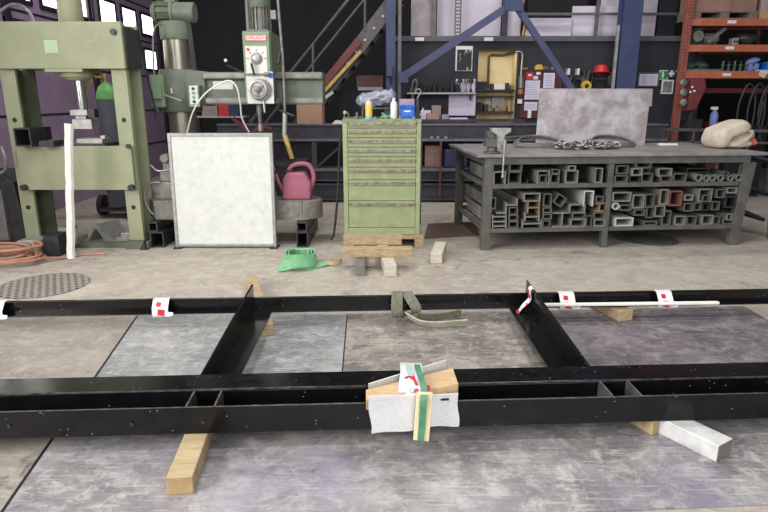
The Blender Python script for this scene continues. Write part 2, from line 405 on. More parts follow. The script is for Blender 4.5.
# sectional gate on the left with two rows of windows
wl = B().bx(-4.45,-4.32,3.2,12.6,0,6)
struct('wall_left', wl, M['gate'], 'mauve sectional gate wall with two rows of windows')
tr = B()
for z in (.62,1.22,1.82,2.42,3.02,3.62): tr.bx(-4.325,-4.312,3.2,12.6,z-.012,z+.012)
for y in (5.2,7.2,9.2,11.95): tr.bx(-4.325,-4.27,y-.05,y+.05,0,4.2)
struct('trim_1', tr, M['gate_dark'], 'dark joints and guide rails of the gate')
n = 0
for z0, z1 in ((1.96,2.27),(2.56,2.87)):
    for k in range(8):
        y0 = 5.6+.8*k; n += 1
        f = B()
        f.bx(-4.32,-4.295,y0-.05,y0+.57,z0-.05,z0); f.bx(-4.32,-4.295,y0-.05,y0+.57,z1,z1+.05)
        f.bx(-4.32,-4.295,y0-.05,y0,z0,z1); f.bx(-4.32,-4.295,y0+.52,y0+.57,z0,z1)
        w = struct('window_%d' % n, f, M['gate_dark'], 'bright gate window, column %d of the %s row' % (k+1, 'lower' if z0 < 2 else 'upper'))
        B().bx(-4.318,-4.305,y0,y0+.52,z0,z1).done('pane', M['pane'], w)
# office block wall with niche opening  (front Y 9.4)
WY = 9.4
def wx(x, y=90): return P(x, y, WY).x
ow = B()
ow.bx(.1,1.43,WY,WY+.12,0,2.25); ow.bx(2.04,4.85,WY,WY+.12,0,2.25); ow.bx(1.43,2.04,WY,WY+.12,2.13,2.25)
ow.bx(1.43,2.04,WY,WY+.12,0,.9); ow.bx(.1,.22,WY+.12,11.5,0,2.25); ow.bx(4.75,4.85,WY+.12,11.5,0,2.25)
struct('wall_office', ow, M['wall_dark'], 'dark navy block wall with a yellow niche')
nb = B().bx(1.38,1.43,WY+.12,9.86,.9,2.2).bx(2.04,2.09,WY+.12,9.86,.9,2.2).bx(1.38,2.09,9.86,9.92,.9,2.2).bx(1.38,2.09,WY+.12,9.86,2.2,2.24).bx(1.38,2.09,WY+.12,9.86,.86,.9)
struct('wall_niche', nb, M['niche'], 'yellow painted niche in the dark wall')
mz = B().bx(.1,4.85,WY-.05,11.5,2.25,2.325)
struct('trim_2', mz, M['mez'], 'grey edge of the upper storage floor')
# ================================================================== FLOOR SHEETS
def sheet(pts, m, label, t=.006, z=0.0):
    o = B().prism([(p[0],p[1]) for p in pts], 'z', z, z+t).done('steel_sheet', M[m])
    tag(o, label, 'steel sheet', 'steel sheets laid on the floor'); return o
sa = lambda y: -1.344-(y-1.812)*.16
sheet([(sa(.9)-.008,.9),(sa(3.7)-.008,3.7),(-4.0,3.66),(-4.0,.9)], 'sheet_a', 'pale beige steel sheet on the floor at the far left of the frame')
sheet([(sa(.9)+.004,.9),(2.2,1.99-.2),(2.2,2.52),(sa(2.42)+.004,2.42)][:0] or [(sa(.9)+.006,.9),(-.3,1.62),(.619,1.765),(2.6,1.88),(2.6,2.62),(sa(2.40)+.006,2.40)], 'sheet_f', 'large scuffed grey steel sheet lying in the foreground before the frame')
sheet([(sa(2.41)+.006,2.41),(-.215,2.55),(-.252,3.745),(sa(3.72)+.006,3.72)], 'sheet_b', 'grey steel sheet with scuffs left of the thin seam behind the front beam')
sheet([(-.207,2.55),(.91,2.56),(.93,3.80),(-.244,3.748)], 'sheet_c', 'mottled brownish steel sheet between the two cross members of the frame')
sheet([(.918,2.56),(2.51,2.64),(2.52,3.90),(.938,3.80)], 'sheet_d', 'dark purplish steel sheet right of the right cross member')
struct('trim_3', B().prism([(-.217,2.55),(-.205,2.55),(-.242,3.748),(-.254,3.745)],'z',0,.003).prism([(sa(.9)-.007,.9),(sa(.9)+.006,.9),(sa(3.72)+.006,3.72),(sa(3.72)-.007,3.72)],'z',0,.004), M['black'], 'black strip painting dirt and gap shade between the floor sheets')  # dark strip stands in for the gap's shade as well as its dirt
# ================================================================== BLACK WELDED FRAME
FR = thing('welded_frame', 'long black glossy welded steel frame lying on timber blocks across the foreground', 'steel frame', (0,2.183,0), .050)
def L(mb, name, m, parent=FR, **k): return mb.done(name, m, parent, local=True, **k)
front = L(B().bx(-2.6,3.0,0,.008,.082,.2), 'front_plate', M['black_paint'], bevel=.0015)
L(B().bx(-2.6,3.0,.0005,.0078,.2,.2012), 'bare_edge', M['black_worn'], front)
for x, z in ((-1.02,.135),(-.735,.135),(-.04,.14),(.3,.14),(.93,.135),(-1.5,.14)):
    L(B().cyl((x,-.001,z),(x,-.006,z),.008,n=12), 'bolt', M['steel_dk'], front)
rear = L(B().bx(-2.6,3.0,.16,.30,.188,.2).bx(-2.6,3.0,.16,.168,.085,.188).bx(-2.6,3.0,.16,.30,.082,.092), 'rear_channel', M['black_paint'], bevel=.0015)
L(B().bx(-2.6,3.0,.1585,.16,.192,.2), 'bare_edge', M['black_worn'], rear)
L(B().bx(-2.6,3.0,.008,.16,.082,.088), 'bottom_plate', M['black_paint'])
for x, s in ((-.805,0),(-.69,0),(.966,0),(1.09,0)):
    L(B().bx(x-.004,x+.004,.008,.16,.088,.196), 'stiffener_plate', M['weld_grey'] if x > 0 else M['black_worn'])
for sx, x in ((1,-.85),(-1,.93)):
    cm = B()
    k = .035 if sx > 0 else .03; x += .038 if sx > 0 else .045; xb = x+k*1.2; x0 = x-.005; 
    cm.hexa([(x-.005,.30,.085),(x+.005,.30,.085),(xb+.005,1.46,.085),(xb-.005,1.46,.085),
             (x-.005,.30,.2),(x+.005,.30,.2),(xb+.005,1.46,.258),(xb-.005,1.46,.262)])
    x1 = x+sx*.125
    a_, b_ = min(x,x1), max(x,x1); cm.hexa([(a_,.30,.085),(b_,.30,.085),(b_+k*1.15,1.41,.085),(a_+k*1.15,1.41,.085),(a_,.30,.094),(b_,.30,.094),(b_+k*1.15,1.41,.094),(a_+k*1.15,1.41,.094)])
    L(cm, 'cross_member', M['black_paint'], bevel=.001)
fb = L(B().bx(-3.3,3.6,1.462,1.47,.085,.172).bx(-3.3,3.6,1.405,1.47,.085,.093).bx(-3.3,3.6,1.445,1.47,.166,.172), 'far_channel', M['black_paint'], bevel=.001)
FRM = WM[FR]
def fl(x, y, z): return FRM @ Vector((x,y,z))
# timber blocks under the frame
def block(x0, y0, x1, y1, w, h, m, name, label, z=0.006, end=None):
    r = math.atan2(-(x1-x0), y1-y0); Ln = math.hypot(x1-x0, y1-y0)
    t = thing(name, label, 'timber block', (x0,y0,z), r, 'timber blocks under the steel frame') if False else None
    mb = B().bx(-w/2,w/2,0,Ln,0,h).move(Matrix.Translation((x0,y0,z)) @ Matrix.Rotation(r,4,'Z'))
    o = mb.done(name, [M[m], M[end or m]], bevel=.004, org=(x0,y0,z))
    o.data.polygons[2].material_index = 1
    tag(o, label, 'timber block', 'timber blocks under the steel frame'); return o
block(-.742,1.86,-.80,2.48,.095,.074,'wood','timber_block','long pine timber block under the left part of the front beam',end='wood_end')
block(1.365,2.085,1.03,2.62,.105,.074,'wood_white','timber_block','white painted timber block under the right part of the front beam',end='wood_grey')
block(1.165,2.26,1.05,2.5,.035,.074,'wood','timber_block','thin offcut of bare pine beside the white painted block under the front beam',end='wood_end')
block(-.715,3.36,-1.03,4.38,.085,.074,'wood_old','timber_block','timber block under the far beam beside the left cross member',end='wood_old')
block(1.575,3.61,1.47,3.96,.105,.074,'wood_old','timber_block','pine block under the far beam right of the right cross member',end='wood')
# tape wraps on the far beam
def wrap(x, w, label, printed=True):
    t = thing('tape_wrap', label, 'tape', fl(x,1.44,.085), .045, 'white tape wraps on the far beam')
    g = .004
    b = B(); b.bx(-w/2,w/2,-.046,-.042,-.012,.045); b.bx(-w/2,w/2,-.046,.036,-.012,-.004)
    b.hexa([(-w/2,-.046,.041),(w/2,-.046,.041),(w/2,-.040,.045),(-w/2,-.040,.045),(-w/2,-.005,.090),(w/2,-.005,.090),(w/2,.0,.092),(-w/2,.0,.092)])
    b.bx(-w/2,w/2,-.005,.037,.0875,.092); b.bx(-w/2,w/2,.0325,.037,-.012,.092)
    b.hexa([(w/2,-.046,-.01),(w/2+.03,-.056,.0),(w/2+.03,-.054,.002),(w/2,-.043,-.008),(w/2,-.044,.02),(w/2+.035,-.056,.02),(w/2+.035,-.054,.02),(w/2,-.042,.02)])
    L(b, 'wrap', M['tape_white'], t)
    if printed: L(B().ob((.006,-.0475,.018),(w*.42,.002,.040),(0,.15,0)).ob((-w*.1,-.0275,.066),(w*.3,.002,.03),(-.75,.2,0)), 'red_print', M['red_ink'], t)
    return t
wrap(-2.36,.10,'plain white tape wrap at the far left end of the far beam',False)
wrap(-1.345,.10,'white tape wrap with a red print left of the left cross member')
wrap(1.27,.10,'white tape wrap with a red print just right of the right cross member')
wrap(1.925,.10,'white tape wrap with a red print nearest the right end of the far beam')
# red-white tape on the top of the right cross member
x = 1.005
t = thing('barrier_tape', 'red and white tape strip tied round the top of the right cross member', 'tape', fl(x-.004,1.33,.186), .045)
L(B().ribbon([((-.085,-.02,-.10),(.3,1,.2)),((-.06,-.03,-.05),(.3,1,.3)),((-.016,-.03,.0),(.1,1,.35)),((-.014,-.01,.055),(0,1,.2)),((.008,-.01,.064),(0,1,0)),((.013,0,-.03),(0,1,0))],.045,.003), 'strip', M['tape_white'], t)
L(B().ob((-.0195,-.03,.02),(.002,.04,.022),(.3,0,0)).ob((-.0195,.0,.05),(.002,.03,.014),(.3,0,0)).ob((-.045,-.035,-.035),(.035,.045,.002),(0,-.85,0)).ob((-.0885,-.03,-.085),(.025,.04,.002),(0,-1.1,0)), 'red_print', M['red_ink'], t)
# white foam stick along far beam
a = fl(.93,1.392,.098); b_ = fl(2.28,1.392,.098)
o = B().bar(fl(1.06,1.385,.115), fl(2.27,1.375,.112), .03, .018).done('foam_strip', M['foam_clean'], bevel=.005)
tag(o, 'long white foam strip tucked under the tape along the far beam', 'foam strip')
# olive lifting sling tied round the far beam
t = thing('lifting_sling', 'olive webbing sling looped round the far beam with its tail on the floor sheet', 'sling', fl(.19,1.40,0), .045)
X = (1,0,0)
L(B().ribbon([((.0,.01,.07),X),((-.03,-.03,.06),X),((-.04,-.045,.10),X),((-.038,-.02,.165),X),((-.03,.04,.195),X),((-.03,.10,.165),X),((-.03,.10,.09),X),((.0,.03,.07),X)],.072,.014), 'loop', M['sling'], t, smooth=True)
L(B().ribbon([((.045,.10,.08),X),((.035,.10,.15),X),((.03,.05,.192),(1,.1,.1)),((.05,-.02,.172),(1,.2,.3)),((.08,-.05,.125),(1,.1,.4)),((.075,-.045,.09),(1,0,.3)),((.045,.0,.07),X)],.066,.014), 'loop', M['sling'], t, smooth=True)
L(B().ribbon([((.02,-.02,.07),(0,-.8,.5)),((.07,-.07,.05),(0,-.7,.6)),((.13,-.10,.036),(0,-.7,.7)),((.23,-.12,.034),(0,-.5,.8)),((.33,-.11,.036),(0,-.5,.8)),((.40,-.105,.038),(0,-.4,.8))],.055,.009), 'tail', M['sling_lt'], t, smooth=True)
L(B().ribbon([((.09,-.05,.07),(0,-.4,.9)),((.17,-.04,.055),(0,-.4,.9)),((.28,-.02,.055),(0,-.3,.9)),((.38,-.0,.065),(0,-.2,.9))],.055,.009), 'tail', M['sling'], t, smooth=True)
# ---------------- padded packet on the front beam
def zq(x, y): return 340+x/3.0125, 280+y/3.0125
BLp = G(*zq(78,330),.25); BRp = G(*zq(340,264),.25); FRp = G(*zq(357,312),.25); FLp = BLp+(FRp-BRp)*.55
dn = Vector((0,0,-.048))
o = B().hexa([FLp+dn,FRp+dn,BRp+dn,BLp+dn,FLp,FRp,BRp,BLp]).done('timber_offcut', M['wood_x'], bevel=.003); tag(o, 'planed pine offcut lying askew in white foam on the front beam', 'timber offcut')
fo = thing('packing_foam', 'white bubbly foam sheet folded over the front beam around the pine offcut', 'packing foam', (.1,2.16,.06), 0)
cor = [P(*zq(95,463),2.03), P(*zq(358,438),2.15), P(*zq(355,343),2.16), P(*zq(85,352),2.015)]
ff = B(); nx, nz = 22, 12; vs = []; fs = []
for j in range(nz+1):
    for i in range(nx+1):
        u = i/nx; v = j/nz
        p = (cor[0].lerp(cor[1],u)).lerp(cor[3].lerp(cor[2],u), v)
        vs.append(p+Vector((.003*math.sin(v*7), -.004*math.sin(u*7+v*3), (.004*math.sin(u*11)*(1-v)))))
k0 = len(vs); vs += [v+Vector((0,.006,0)) for v in vs]
for j in range(nz):
    for i in range(nx):
        q = j*(nx+1)+i; fs.append((q,q+1,q+nx+2,q+nx+1)); fs.append((k0+q,k0+q+nx+1,k0+q+nx+2,k0+q+1))
for i in range(nx):
    fs.append((i,k0+i,k0+i+1,i+1)); q = nz*(nx+1)+i; fs.append((q,q+1,k0+q+1,k0+q))
for j in range(nz):
    q = j*(nx+1); fs.append((q,q+nx+1,k0+q+nx+1,k0+q)); q += nx; fs.append((q,k0+q,k0+q+nx+1,q+nx+1))
fp_ = ff.add(vs, fs).done('front_flap', M['foam'], fo, smooth=True)
e0, e1 = cor[3]+Vector((0,0,-.004)), cor[2]+Vector((0,0,-.004)); f0 = Vector((e0.x+.01,2.21,.203)); f1 = Vector((e1.x,2.23,.203)); d6 = Vector((0,0,-.005))
B().hexa([e0+d6,e1+d6,f1+d6,f0+d6,e0,e1,f1,f0]).done('top_fold', M['foam'], fo)
sp_ = P(*zq(315,360),2.128); B().ob(sp_,(.035,.004,.008),(0,-.03,0)).done('slit', M['black'], fp_)
b1, b2 = G(*zq(85,320),.247)+Vector((0,.012,.004)), G(*zq(322,250),.247)+Vector((0,.012,.010))
B().hexa([b1+Vector((0,0,-.07)),b2+Vector((0,0,-.07)),b2+Vector((0,.006,-.07)),b1+Vector((0,.006,-.07)),b1,b2,b2+Vector((0,.006,0)),b1+Vector((0,.006,0))]).done('back_flap', M['foam_clean'], fo)
def quad(pts, d): return [pts[3],pts[2],pts[2]+d,pts[3]+d,pts[0],pts[1],pts[1]+d,pts[0]+d]
Ys = 2.055
sl = B().hexa(quad([P(*zq(232,341),Ys),P(*zq(280,343),Ys),P(*zq(268,487),Ys),P(*zq(221,483),Ys)],Vector((0,.016,0)))).done('packing_stick', M['wood_slat'], bevel=.002)
tag(sl, 'short pale wooden slat standing against the foam in front of the beam', 'wooden slat')
st = thing('packing_strap', 'white tape with green stripe and red print strapped over the pine offcut and slat', 'strap', (.1,2.2,.05), 0)
Xw = (1,-.1,0)
def gp(x, y, z): return G(*zq(x,y), z-.012)
B().ribbon([(gp(212,348,.252),Xw),(gp(212,325,.272),Xw),(gp(214,300,.276),Xw),(gp(216,280,.274),Xw),(gp(214,256,.252),Xw),(gp(212,250,.206),Xw)],.098,.003).done('white_band', M['tape_white'], st, smooth=True)
B().ribbon([(P(*zq(243,484),Ys-.003),X),(P(*zq(248,420),Ys-.003),X),(P(*zq(253,348),Ys-.003),X),(gp(254,338,.272),Xw),(gp(250,315,.285),Xw),(gp(243,290,.287),Xw),(gp(234,262,.277),Xw),(gp(232,252,.215),Xw)],.026,.003).done('green_stripe', M['tape_green'], st, smooth=True)
B().ribbon([(gp(206,256,.2645),Xw),(gp(210,276,.2765),Xw),(gp(214,290,.279),Xw)],.024,.002).ribbon([(gp(218,338,.2665),Xw),(gp(216,322,.2755),Xw)],.024,.002).done('pale_print', M['tape_pale'], st, smooth=True)
B().ribbon([(gp(196,296,.2785),X),(gp(210,291,.2795),X),(gp(222,300,.279),X)],.014,.002).ribbon([(gp(218,282,.2775),Xw),(gp(224,300,.279),Xw),(gp(232,318,.276),Xw)],.012,.002).ribbon([(gp(228,328,.272),Xw),(gp(232,338,.268),Xw)],.02,.002).ribbon([(gp(264,318,.270),Xw),(gp(266,332,.266),Xw)],.016,.004).done('red_print', M['red_ink'], st, smooth=True)
# ================================================================== MID FLOOR
# drain grate
t = thing('drain_grate', 'round cast iron drain grate set in the floor at left', 'grate', (-2.66,4.40,0), 0)
gb = B().cyl((0,0,.001),(0,0,.003),.33,n=40); L(gb, 'pit', M['pit'], t)
gr = B()
for i in range(-6,7):
    h = math.sqrt(max(.0,.33**2-(i*.05)**2))
    if h > .02: gr.bx(i*.05-.013,i*.05+.013,-h,h,.003,.0045); gr.bx(-h,h,i*.05-.012,i*.05+.012,.003,.0044)
gr.v = [Matrix.Rotation(.5,3,'Z') @ v for v in gr.v]
L(gr, 'bars', M['grate'], t)
# loose block
def lblock(name, label, x0,y0,x1,y1,w,h,m,z=0,cat='timber block',**k):
    r = math.atan2(-(x1-x0), y1-y0); Ln = math.hypot(x1-x0, y1-y0)
    o = B().bx(-w/2,w/2,0,Ln,0,h).move(Matrix.Translation((x0,y0,z)) @ Matrix.Rotation(r,4,'Z')).done(name, M[m], bevel=.006, org=(x0,y0,z))
    return tag(o, label, cat)
lblock('timber_block','pale dusty timber block lying alone on the floor right of the tool cabinet', .46,5.03,.545,5.48,.105,.095,'wood_pale')
# cabinet timbers
lblock('timber_block','dark grey short timber block, left one of two feet before the tool cabinet', -.195,4.65,-.205,5.35,.085,.10,'wood_grey')
lblock('timber_block','pale splintered timber block, right one of two feet before the tool cabinet', .055,4.63,-.02,5.35,.10,.10,'wood_pale')
def plank(y, x0, x1, z0, z1, label):
    o = B().bx(x0,x1,y,y+.10,z0,z1).done('squared_timber', M['wood_old'], bevel=.004); tag(o, label, 'squared timber')
plank(4.87,-.355,.245,.102,.178,'squared timber laid across the two foot blocks nearest the camera')
plank(5.31,-.375,.165,.102,.190,'squared timber behind the nearer one close to the tool cabinet')
# pallet under cabinet
t = thing('wooden_pallet', 'low wooden pallet under the green tool cabinet', 'pallet', (0,5.95,0))
for x in (-.38,.30): B().bx(x,x+.085,5.62,6.30,0,.085).done('runner', M['wood_old'], t)
for y in (5.62,5.85,6.08): B().bx(-.38,.385,y,y+.18,.085,.11).done('deck_board', M['wood_old'], t)
# ================================================================== TOOL CABINET
CY = 5.70; CB = .112; CT = 1.225
t = thing('tool_cabinet', 'tall worn green metal tool cabinet with eight drawers on a pallet', 'tool cabinet', (-.02,6.0,CB))
x0, x1 = -.392, .352
B().bx(x0,x1,CY+.02,6.30,CB,CT-.03).bx(x0,x0+.045,CY,CY+.02,CB,CT-.03).bx(x1-.045,x1,CY,CY+.02,CB,CT-.03).bx(x0+.045,x1-.045,CY,CY+.02,CB,CB+.065).done('body', M['cab_green'], t, bevel=.004)
B().bx(x0-.004,x1+.004,CY-.005,6.305,CT-.03,CT).done('top', M['cab_top'], t, bevel=.004)
ys = [118,124.5,132,140.5,149.5,159.5,171.5,184,202,238]
# measured handle rows
hz = [P(384,y,CY).z for y in (123.5,131.5,141,150.5,160,170.5,183,204)]
edges = [CT-.035]
for z in hz[1:]: edges.append(z+.030)
edges.append(CB+.068)
for i in range(8):
    zt = edges[i]; zb = edges[i+1] if i < 7 else edges[8]
    d = B().bx(x0+.048,x1-.048,CY+.003,CY+.02,zb+.004,zt-.004).done('drawer', M['cab_green'], t, bevel=.003)
    h = B().bx(x0+.05,x1-.05,CY-.014,CY+.003,hz[i]-.006,hz[i]+.012).bx(x0+.05,x1-.05,CY-.014,CY-.010,hz[i]-.018,hz[i]+.0).done('handle', M['cab_handle'], d, bevel=.002)
B().bx(x1+.001,x1+.012,CY,CY+.05,CB+.1,CT-.05).done('locking_bar', M['steel_dk'], t)
# things on the cabinet top
Zc = CT
w = B()
nn, mm = 28, 20; vs = []; fs = []
for i in range(nn+1):
    u = i/nn; rr = .066*(min(1,(u*7)**.5, ((1-u)*9)**.5 if u < 1 else 0)+.001)*(1+.18*u)
    for j in range(mm):
        a = 2*PI*j/mm
        k = 1+.09*math.sin(5*a+11*u)+.07*math.sin(9*a-17*u)+random.uniform(-.06,.06)
        vs.append((-.285+u*.41, 6.12+rr*k*math.cos(a), Zc+.165+u*.045+rr*k*math.sin(a)))
for i in range(nn):
    for j in range(mm): fs.append((i*mm+j,i*mm+(j+1)%mm,(i+1)*mm+(j+1)%mm,(i+1)*mm+j))
o = w.add(vs, fs).done('wrapped_roll', M['wrap'], smooth=True); tag(o, 'roll wrapped in crinkled clear plastic on top of the tool cabinet', 'wrapped roll')
t = thing('wire_tray', 'green metal tray under the plastic wrapped roll on the tool cabinet', 'tray', (-.07,6.1,Zc))
B().bx(-.22,.10,6.02,6.18,Zc,Zc+.008).done('tray_floor', M['press_dark'], t)
for xx in (-.22,.09): 
    for yy in (6.02,6.17): B().bx(xx,xx+.01,yy,yy+.01,Zc+.008,Zc+.10).done('post', M['press_dark'], t)
B().bx(-.22,.10,6.02,6.03,Zc+.09,Zc+.10).bx(-.22,.10,6.17,6.18,Zc+.09,Zc+.10).done('rim', M['press_dark'], t)
t = thing('spray_can', 'yellow and pale blue can on the front edge of the tool cabinet', 'can', (-.145,5.80,Zc))
L(B().lathe([(.033,0),(.034,.004),(.034,.035)],(0,0,0)), 'blue_band', M['can_b'], t); L(B().lathe([(.034,.035),(.034,.135)],(0,0,0)), 'body', M['can_y'], t)
L(B().lathe([(.034,.135),(.032,.15),(.024,.162),(.022,.17)],(0,0,0)), 'lid', M['lilac'], t)
t = thing('white_bottle', 'white plastic bottle beside the blue bin on the tool cabinet', 'bottle', (.095,5.86,Zc))
L(B().lathe([(.03,0),(.033,.01),(.033,.13),(.026,.155),(.014,.165)],(0,0,0)), 'body', M['white'], t); L(B().lathe([(.015,.165),(.015,.19),(.011,.195)],(0,0,0)), 'cap', M['white'], t)
t = thing('storage_bin', 'small blue plastic storage bin on the tool cabinet', 'bin', (.225,5.90,Zc))
L(B().bx(-.07,.07,-.06,.08,.02,.026).bx(-.07,-.064,-.06,.08,.026,.13).bx(.064,.07,-.06,.08,.026,.13).bx(-.064,.064,.074,.08,.026,.13).bx(-.064,.064,-.066,-.06,.02,.085).bx(-.07,.07,-.06,.08,0,.02), 'body', M['bin_blue'], t, bevel=.003)
L(B().ob((0,-.068,.07),(.06,.002,.014)), 'label_tab', M['white'], t)
o = B().bx(.155,.305,6.10,6.125,Zc,Zc+.185).done('carton', M['lilac_card'], bevel=.002); tag(o, 'lilac grey carton behind the blue bin on the tool cabinet', 'carton')
o = B().bx(.0,.07,6.24,6.26,Zc,Zc+.25).done('metal_plate', M['gas_grey']); tag(o, 'upright grey plate behind the wrapped roll on the tool cabinet', 'plate')
# small parts: hooks, nuts, clamps
t = thing('clamp_tool', 'green clamp with ring end at the left corner of the cabinet top', 'clamp', (-.33,5.8,Zc))
L(B().tube([(-.05,0,.012),(-.045,0,.05),(-.03,0,.065),(-.012,0,.05),(-.01,0,.012)],.007,sub=4).bx(-.06,.10,-.01,.012,0,.018).bx(.06,.08,-.01,.012,.018,.06), 'body', M['press_dark'], t)
L(B().lathe([(.013,-.004),(.017,0),(.013,.004)],(-.045,-.012,.06),'y'), 'ring', M['steel_lt'], t)
for k, (xx, yy, nm, lb) in enumerate([(-.26,5.76,'hex_nut','large hex nut left of the yellow can'),(-.22,5.79,'hex_nut','hex nut touching the yellow can on its left'),(-.08,5.77,'hex_nut','hex nut just right of the yellow can'),(.03,5.78,'hex_nut','hex nut left of the white bottle'),(.16,5.77,'hex_nut','hex nut before the blue bin'),(.29,5.78,'hex_nut','hex nut right of the blue bin')]):
    o = B().pipe((xx,yy,Zc),(xx,yy,Zc+.022),.02,.009,n=6).done(nm, M['steel']); tag(o, lb+' on the cabinet top', 'nut', 'nuts on the cabinet top')
o = B().tube([(-.03,5.9,Zc+.01),(.0,5.88,Zc+.02),(.04,5.9,Zc+.012),(.07,5.92,Zc+.03),(.03,5.95,Zc+.015),(-.02,5.94,Zc+.05)],.012,sub=5).done('green_hose', M['sling_green']); tag(o, 'short green hose piece behind the cans on the tool cabinet', 'hose')
# chain hoist hanging look-alike standing at right corner
t = thing('chain_hoist', 'small grey lever hoist with hook standing at the right corner of the cabinet top', 'hoist', (.325,5.92,Zc))
L(B().lathe([(.035,-.02),(.04,-.012),(.04,.012),(.035,.02)],(0,0,.04),'y').bx(-.014,.014,-.012,.012,.07,.19), 'body', M['steel_dk'], t)
L(B().tube([(0,0,.19),(.012,0,.215),(.032,0,.24),(.02,0,.275),(-.012,0,.27),(-.02,0,.245)],.008,sub=4), 'hook', M['steel'], t)
L(B().tube([(.03,-.02,.03),(.05,-.02,.07),(.055,-.02,.10)],.008,sub=3), 'lever', M['steel_lt'], t)
# cable hanging left of cabinet
o = B().tube([P(341,130,5.9),P(339,160,5.9),P(338,190,5.88),P(336,215,5.86),P(334,233,5.86),P(331,240,5.8)],.012,sub=5).done('black_cable', M['rubber']); tag(o, 'black cable hanging down the left side of the tool cabinet', 'cable')
# ================================================================== HYDRAULIC PRESS
t = thing('hydraulic_press', 'large sage green hydraulic workshop press on the left', 'press', (-2.9,5.75,0))
FY, RY = 5.62, 5.90
tb = B().bx(-3.49,-2.33,FY-.05,FY,1.672,2.072).bx(-3.49,-2.33,RY,RY+.05,1.672,2.072)
tb.done('top_beam', M['press_green'], t, bevel=.006)
B().bx(-3.45,-2.345,FY,RY,1.70,2.05).done('beam_core', M['press_dark'], t)
B().prism([(FY-.02,2.03),(RY+.03,2.03),(RY+.03,1.69),(FY+.0,1.69)],'x',-2.33,-2.315).done('end_plate', M['steel_dk'], t)
for xa in (-3.50,-2.485):
    p = B().bx(xa,xa+.138,FY,FY+.035,.075,1.672)
    p.bx(xa,xa+.012,FY+.035,RY,.075,1.672) if xa < -3 else p.bx(xa+.126,xa+.138,FY+.035,FY+.06,.075,1.672)
    po = p.done('post', M['press_green'], t, bevel=.004)
    B().bx(xa+.01,xa+.148,RY,RY+.035,.075,1.672).bx(xa+.012,xa+.03,FY+.06,RY,.075,1.672).done('rear_post', M['press_dark'] if xa < -3 else M['press_green'], t, bevel=.004)
    for z in (.40,1.22):
        B().cyl((xa+.07,FY-.002,z),(xa+.07,FY+.004,z),.022,n=16).done('pin_hole', M['black'], po)
tbl = B().bx(-3.43,-2.36,FY-.05,FY-.002,.575,.985).bx(-3.43,-2.36,RY+.036,RY+.07,.575,.985).done('table_beam', M['press_green'], t, bevel=.004)
for xx in (-3.40,-2.385):
    for z in (.60,):
        B().cyl((xx,FY-.09,z),(xx,FY-.05,z),.03,n=14).done('pin', M['steel_dk'], tbl)
B().cyl((-2.375,FY-.075,.985),(-2.375,FY-.05,.985),.022,n=12).done('pin', M['steel_dk'], tbl)
for xx in (-3.46,-2.40):
    B().cyl((xx,FY-.075,1.985),(xx,FY-.05,1.985),.028,n=6).done('bolt', M['steel_dk'], t)
B().lathe([(.10,2.05),(.105,2.06),(.105,2.7),(.10,2.71)],(-2.85,5.75,0)).done('cylinder', M['press_green'], t)
B().bx(-3.06,-2.72,FY-.05,RY+.05,1.645,1.672).lathe([(.14,1.60),(.145,1.61),(.145,1.645)],(-2.86,5.75,0)).lathe([(.095,1.575),(.11,1.585),(.11,1.60)],(-2.86,5.75,0)).done('cylinder_flange', M['press_green'], t)
B().cyl((-2.85,5.75,1.31),(-2.85,5.75,1.58),.046,n=24).done('ram', M['chrome'], t)
B().bx(-2.93,-2.77,5.66,5.84,1.26,1.312).bx(-2.925,-2.745,5.67,5.83,1.135,1.225).bx(-2.90,-2.80,5.69,5.81,1.225,1.26).done('press_head', M['steel_lt'], t, bevel=.003)
B().bx(-2.76,-2.70,5.66,5.74,1.24,1.32).done('head_clamp', M['steel_dk'], t)
B().bx(-3.12,-2.60,FY-.04,RY+.03,.985,1.005).done('table_plate', M['steel_dk'], t)
B().bx(-2.90,-2.66,5.66,5.86,1.005,1.045).bx(-2.68,-2.64,5.68,5.72,1.045,1.075).done('press_block', M['steel_lt'], t)
for xx in (-3.55,-2.50):
    B().bx(xx,xx+.22,5.55,6.05,0,.075).done('foot', M['press_dark'] if xx > -3 else M['steel'], t, bevel=.004)
B().bx(-3.33,-2.50,5.60,5.68,0,.05).done('floor_rail', M['press_dark'], t)
B().ob((-2.97,FY-.052,1.86),(.12,.003,.11)).done('faded_sticker', mat('pale_green_sticker',(166,190,152),.5,0,(158,182,144),10), t)
B().tube([P(-2,14,6.0),P(8,6,6.0),P(20,5,6.0),P(30,13,6.0),P(34,24,5.95)],.014,sub=5).done('hose', M['steel'], t, smooth=True)
B().tube([P(137,30,5.9),P(142,50,5.95),P(147,75,5.97),P(153,100,5.99),P(156,118,6.0)],.010,sub=5).done('cable', M['black'], t, smooth=True)
# scrap profiles resting on the press table: dark square tube at left
def rect_tube(mb, cx, cz, w, h, y0, y1, th, rot=0.0):
    R = Matrix.Rotation(rot, 3, 'Y'); c = Vector((cx,0,cz)); vs = []
    for y in (y0, y1):
        for a, b in ((w,h),(w-2*th,h-2*th)):
            for sx, sz in ((-1,-1),(1,-1),(1,1),(-1,1)): vs.append(c+R @ Vector((sx*a/2,0,sz*b/2))+Vector((0,y,0)))
    fs = []
    for i in range(4):
        j = (i+1)%4
        fs += [(i,j,8+j,8+i),(4+i,12+i,12+j,4+j),(i,4+i,4+j,j),(8+i,8+j,12+j,12+i)]
    return mb.add(vs, fs)
tb = B(); rect_tube(tb,-3.28,1.072,.15,.165,5.45,5.80,.012)
o = tb.done('square_tube', M['steel_dk']); tag(o, 'short dark square tube offcut standing on the left end of the press table', 'square tube')
o = B().bx(-3.15,-3.02,5.47,5.72,.985,1.04).done('steel_bar', M['steel_dk']); tag(o, 'flat dark steel bar beside the square tube on the press table', 'steel bar')
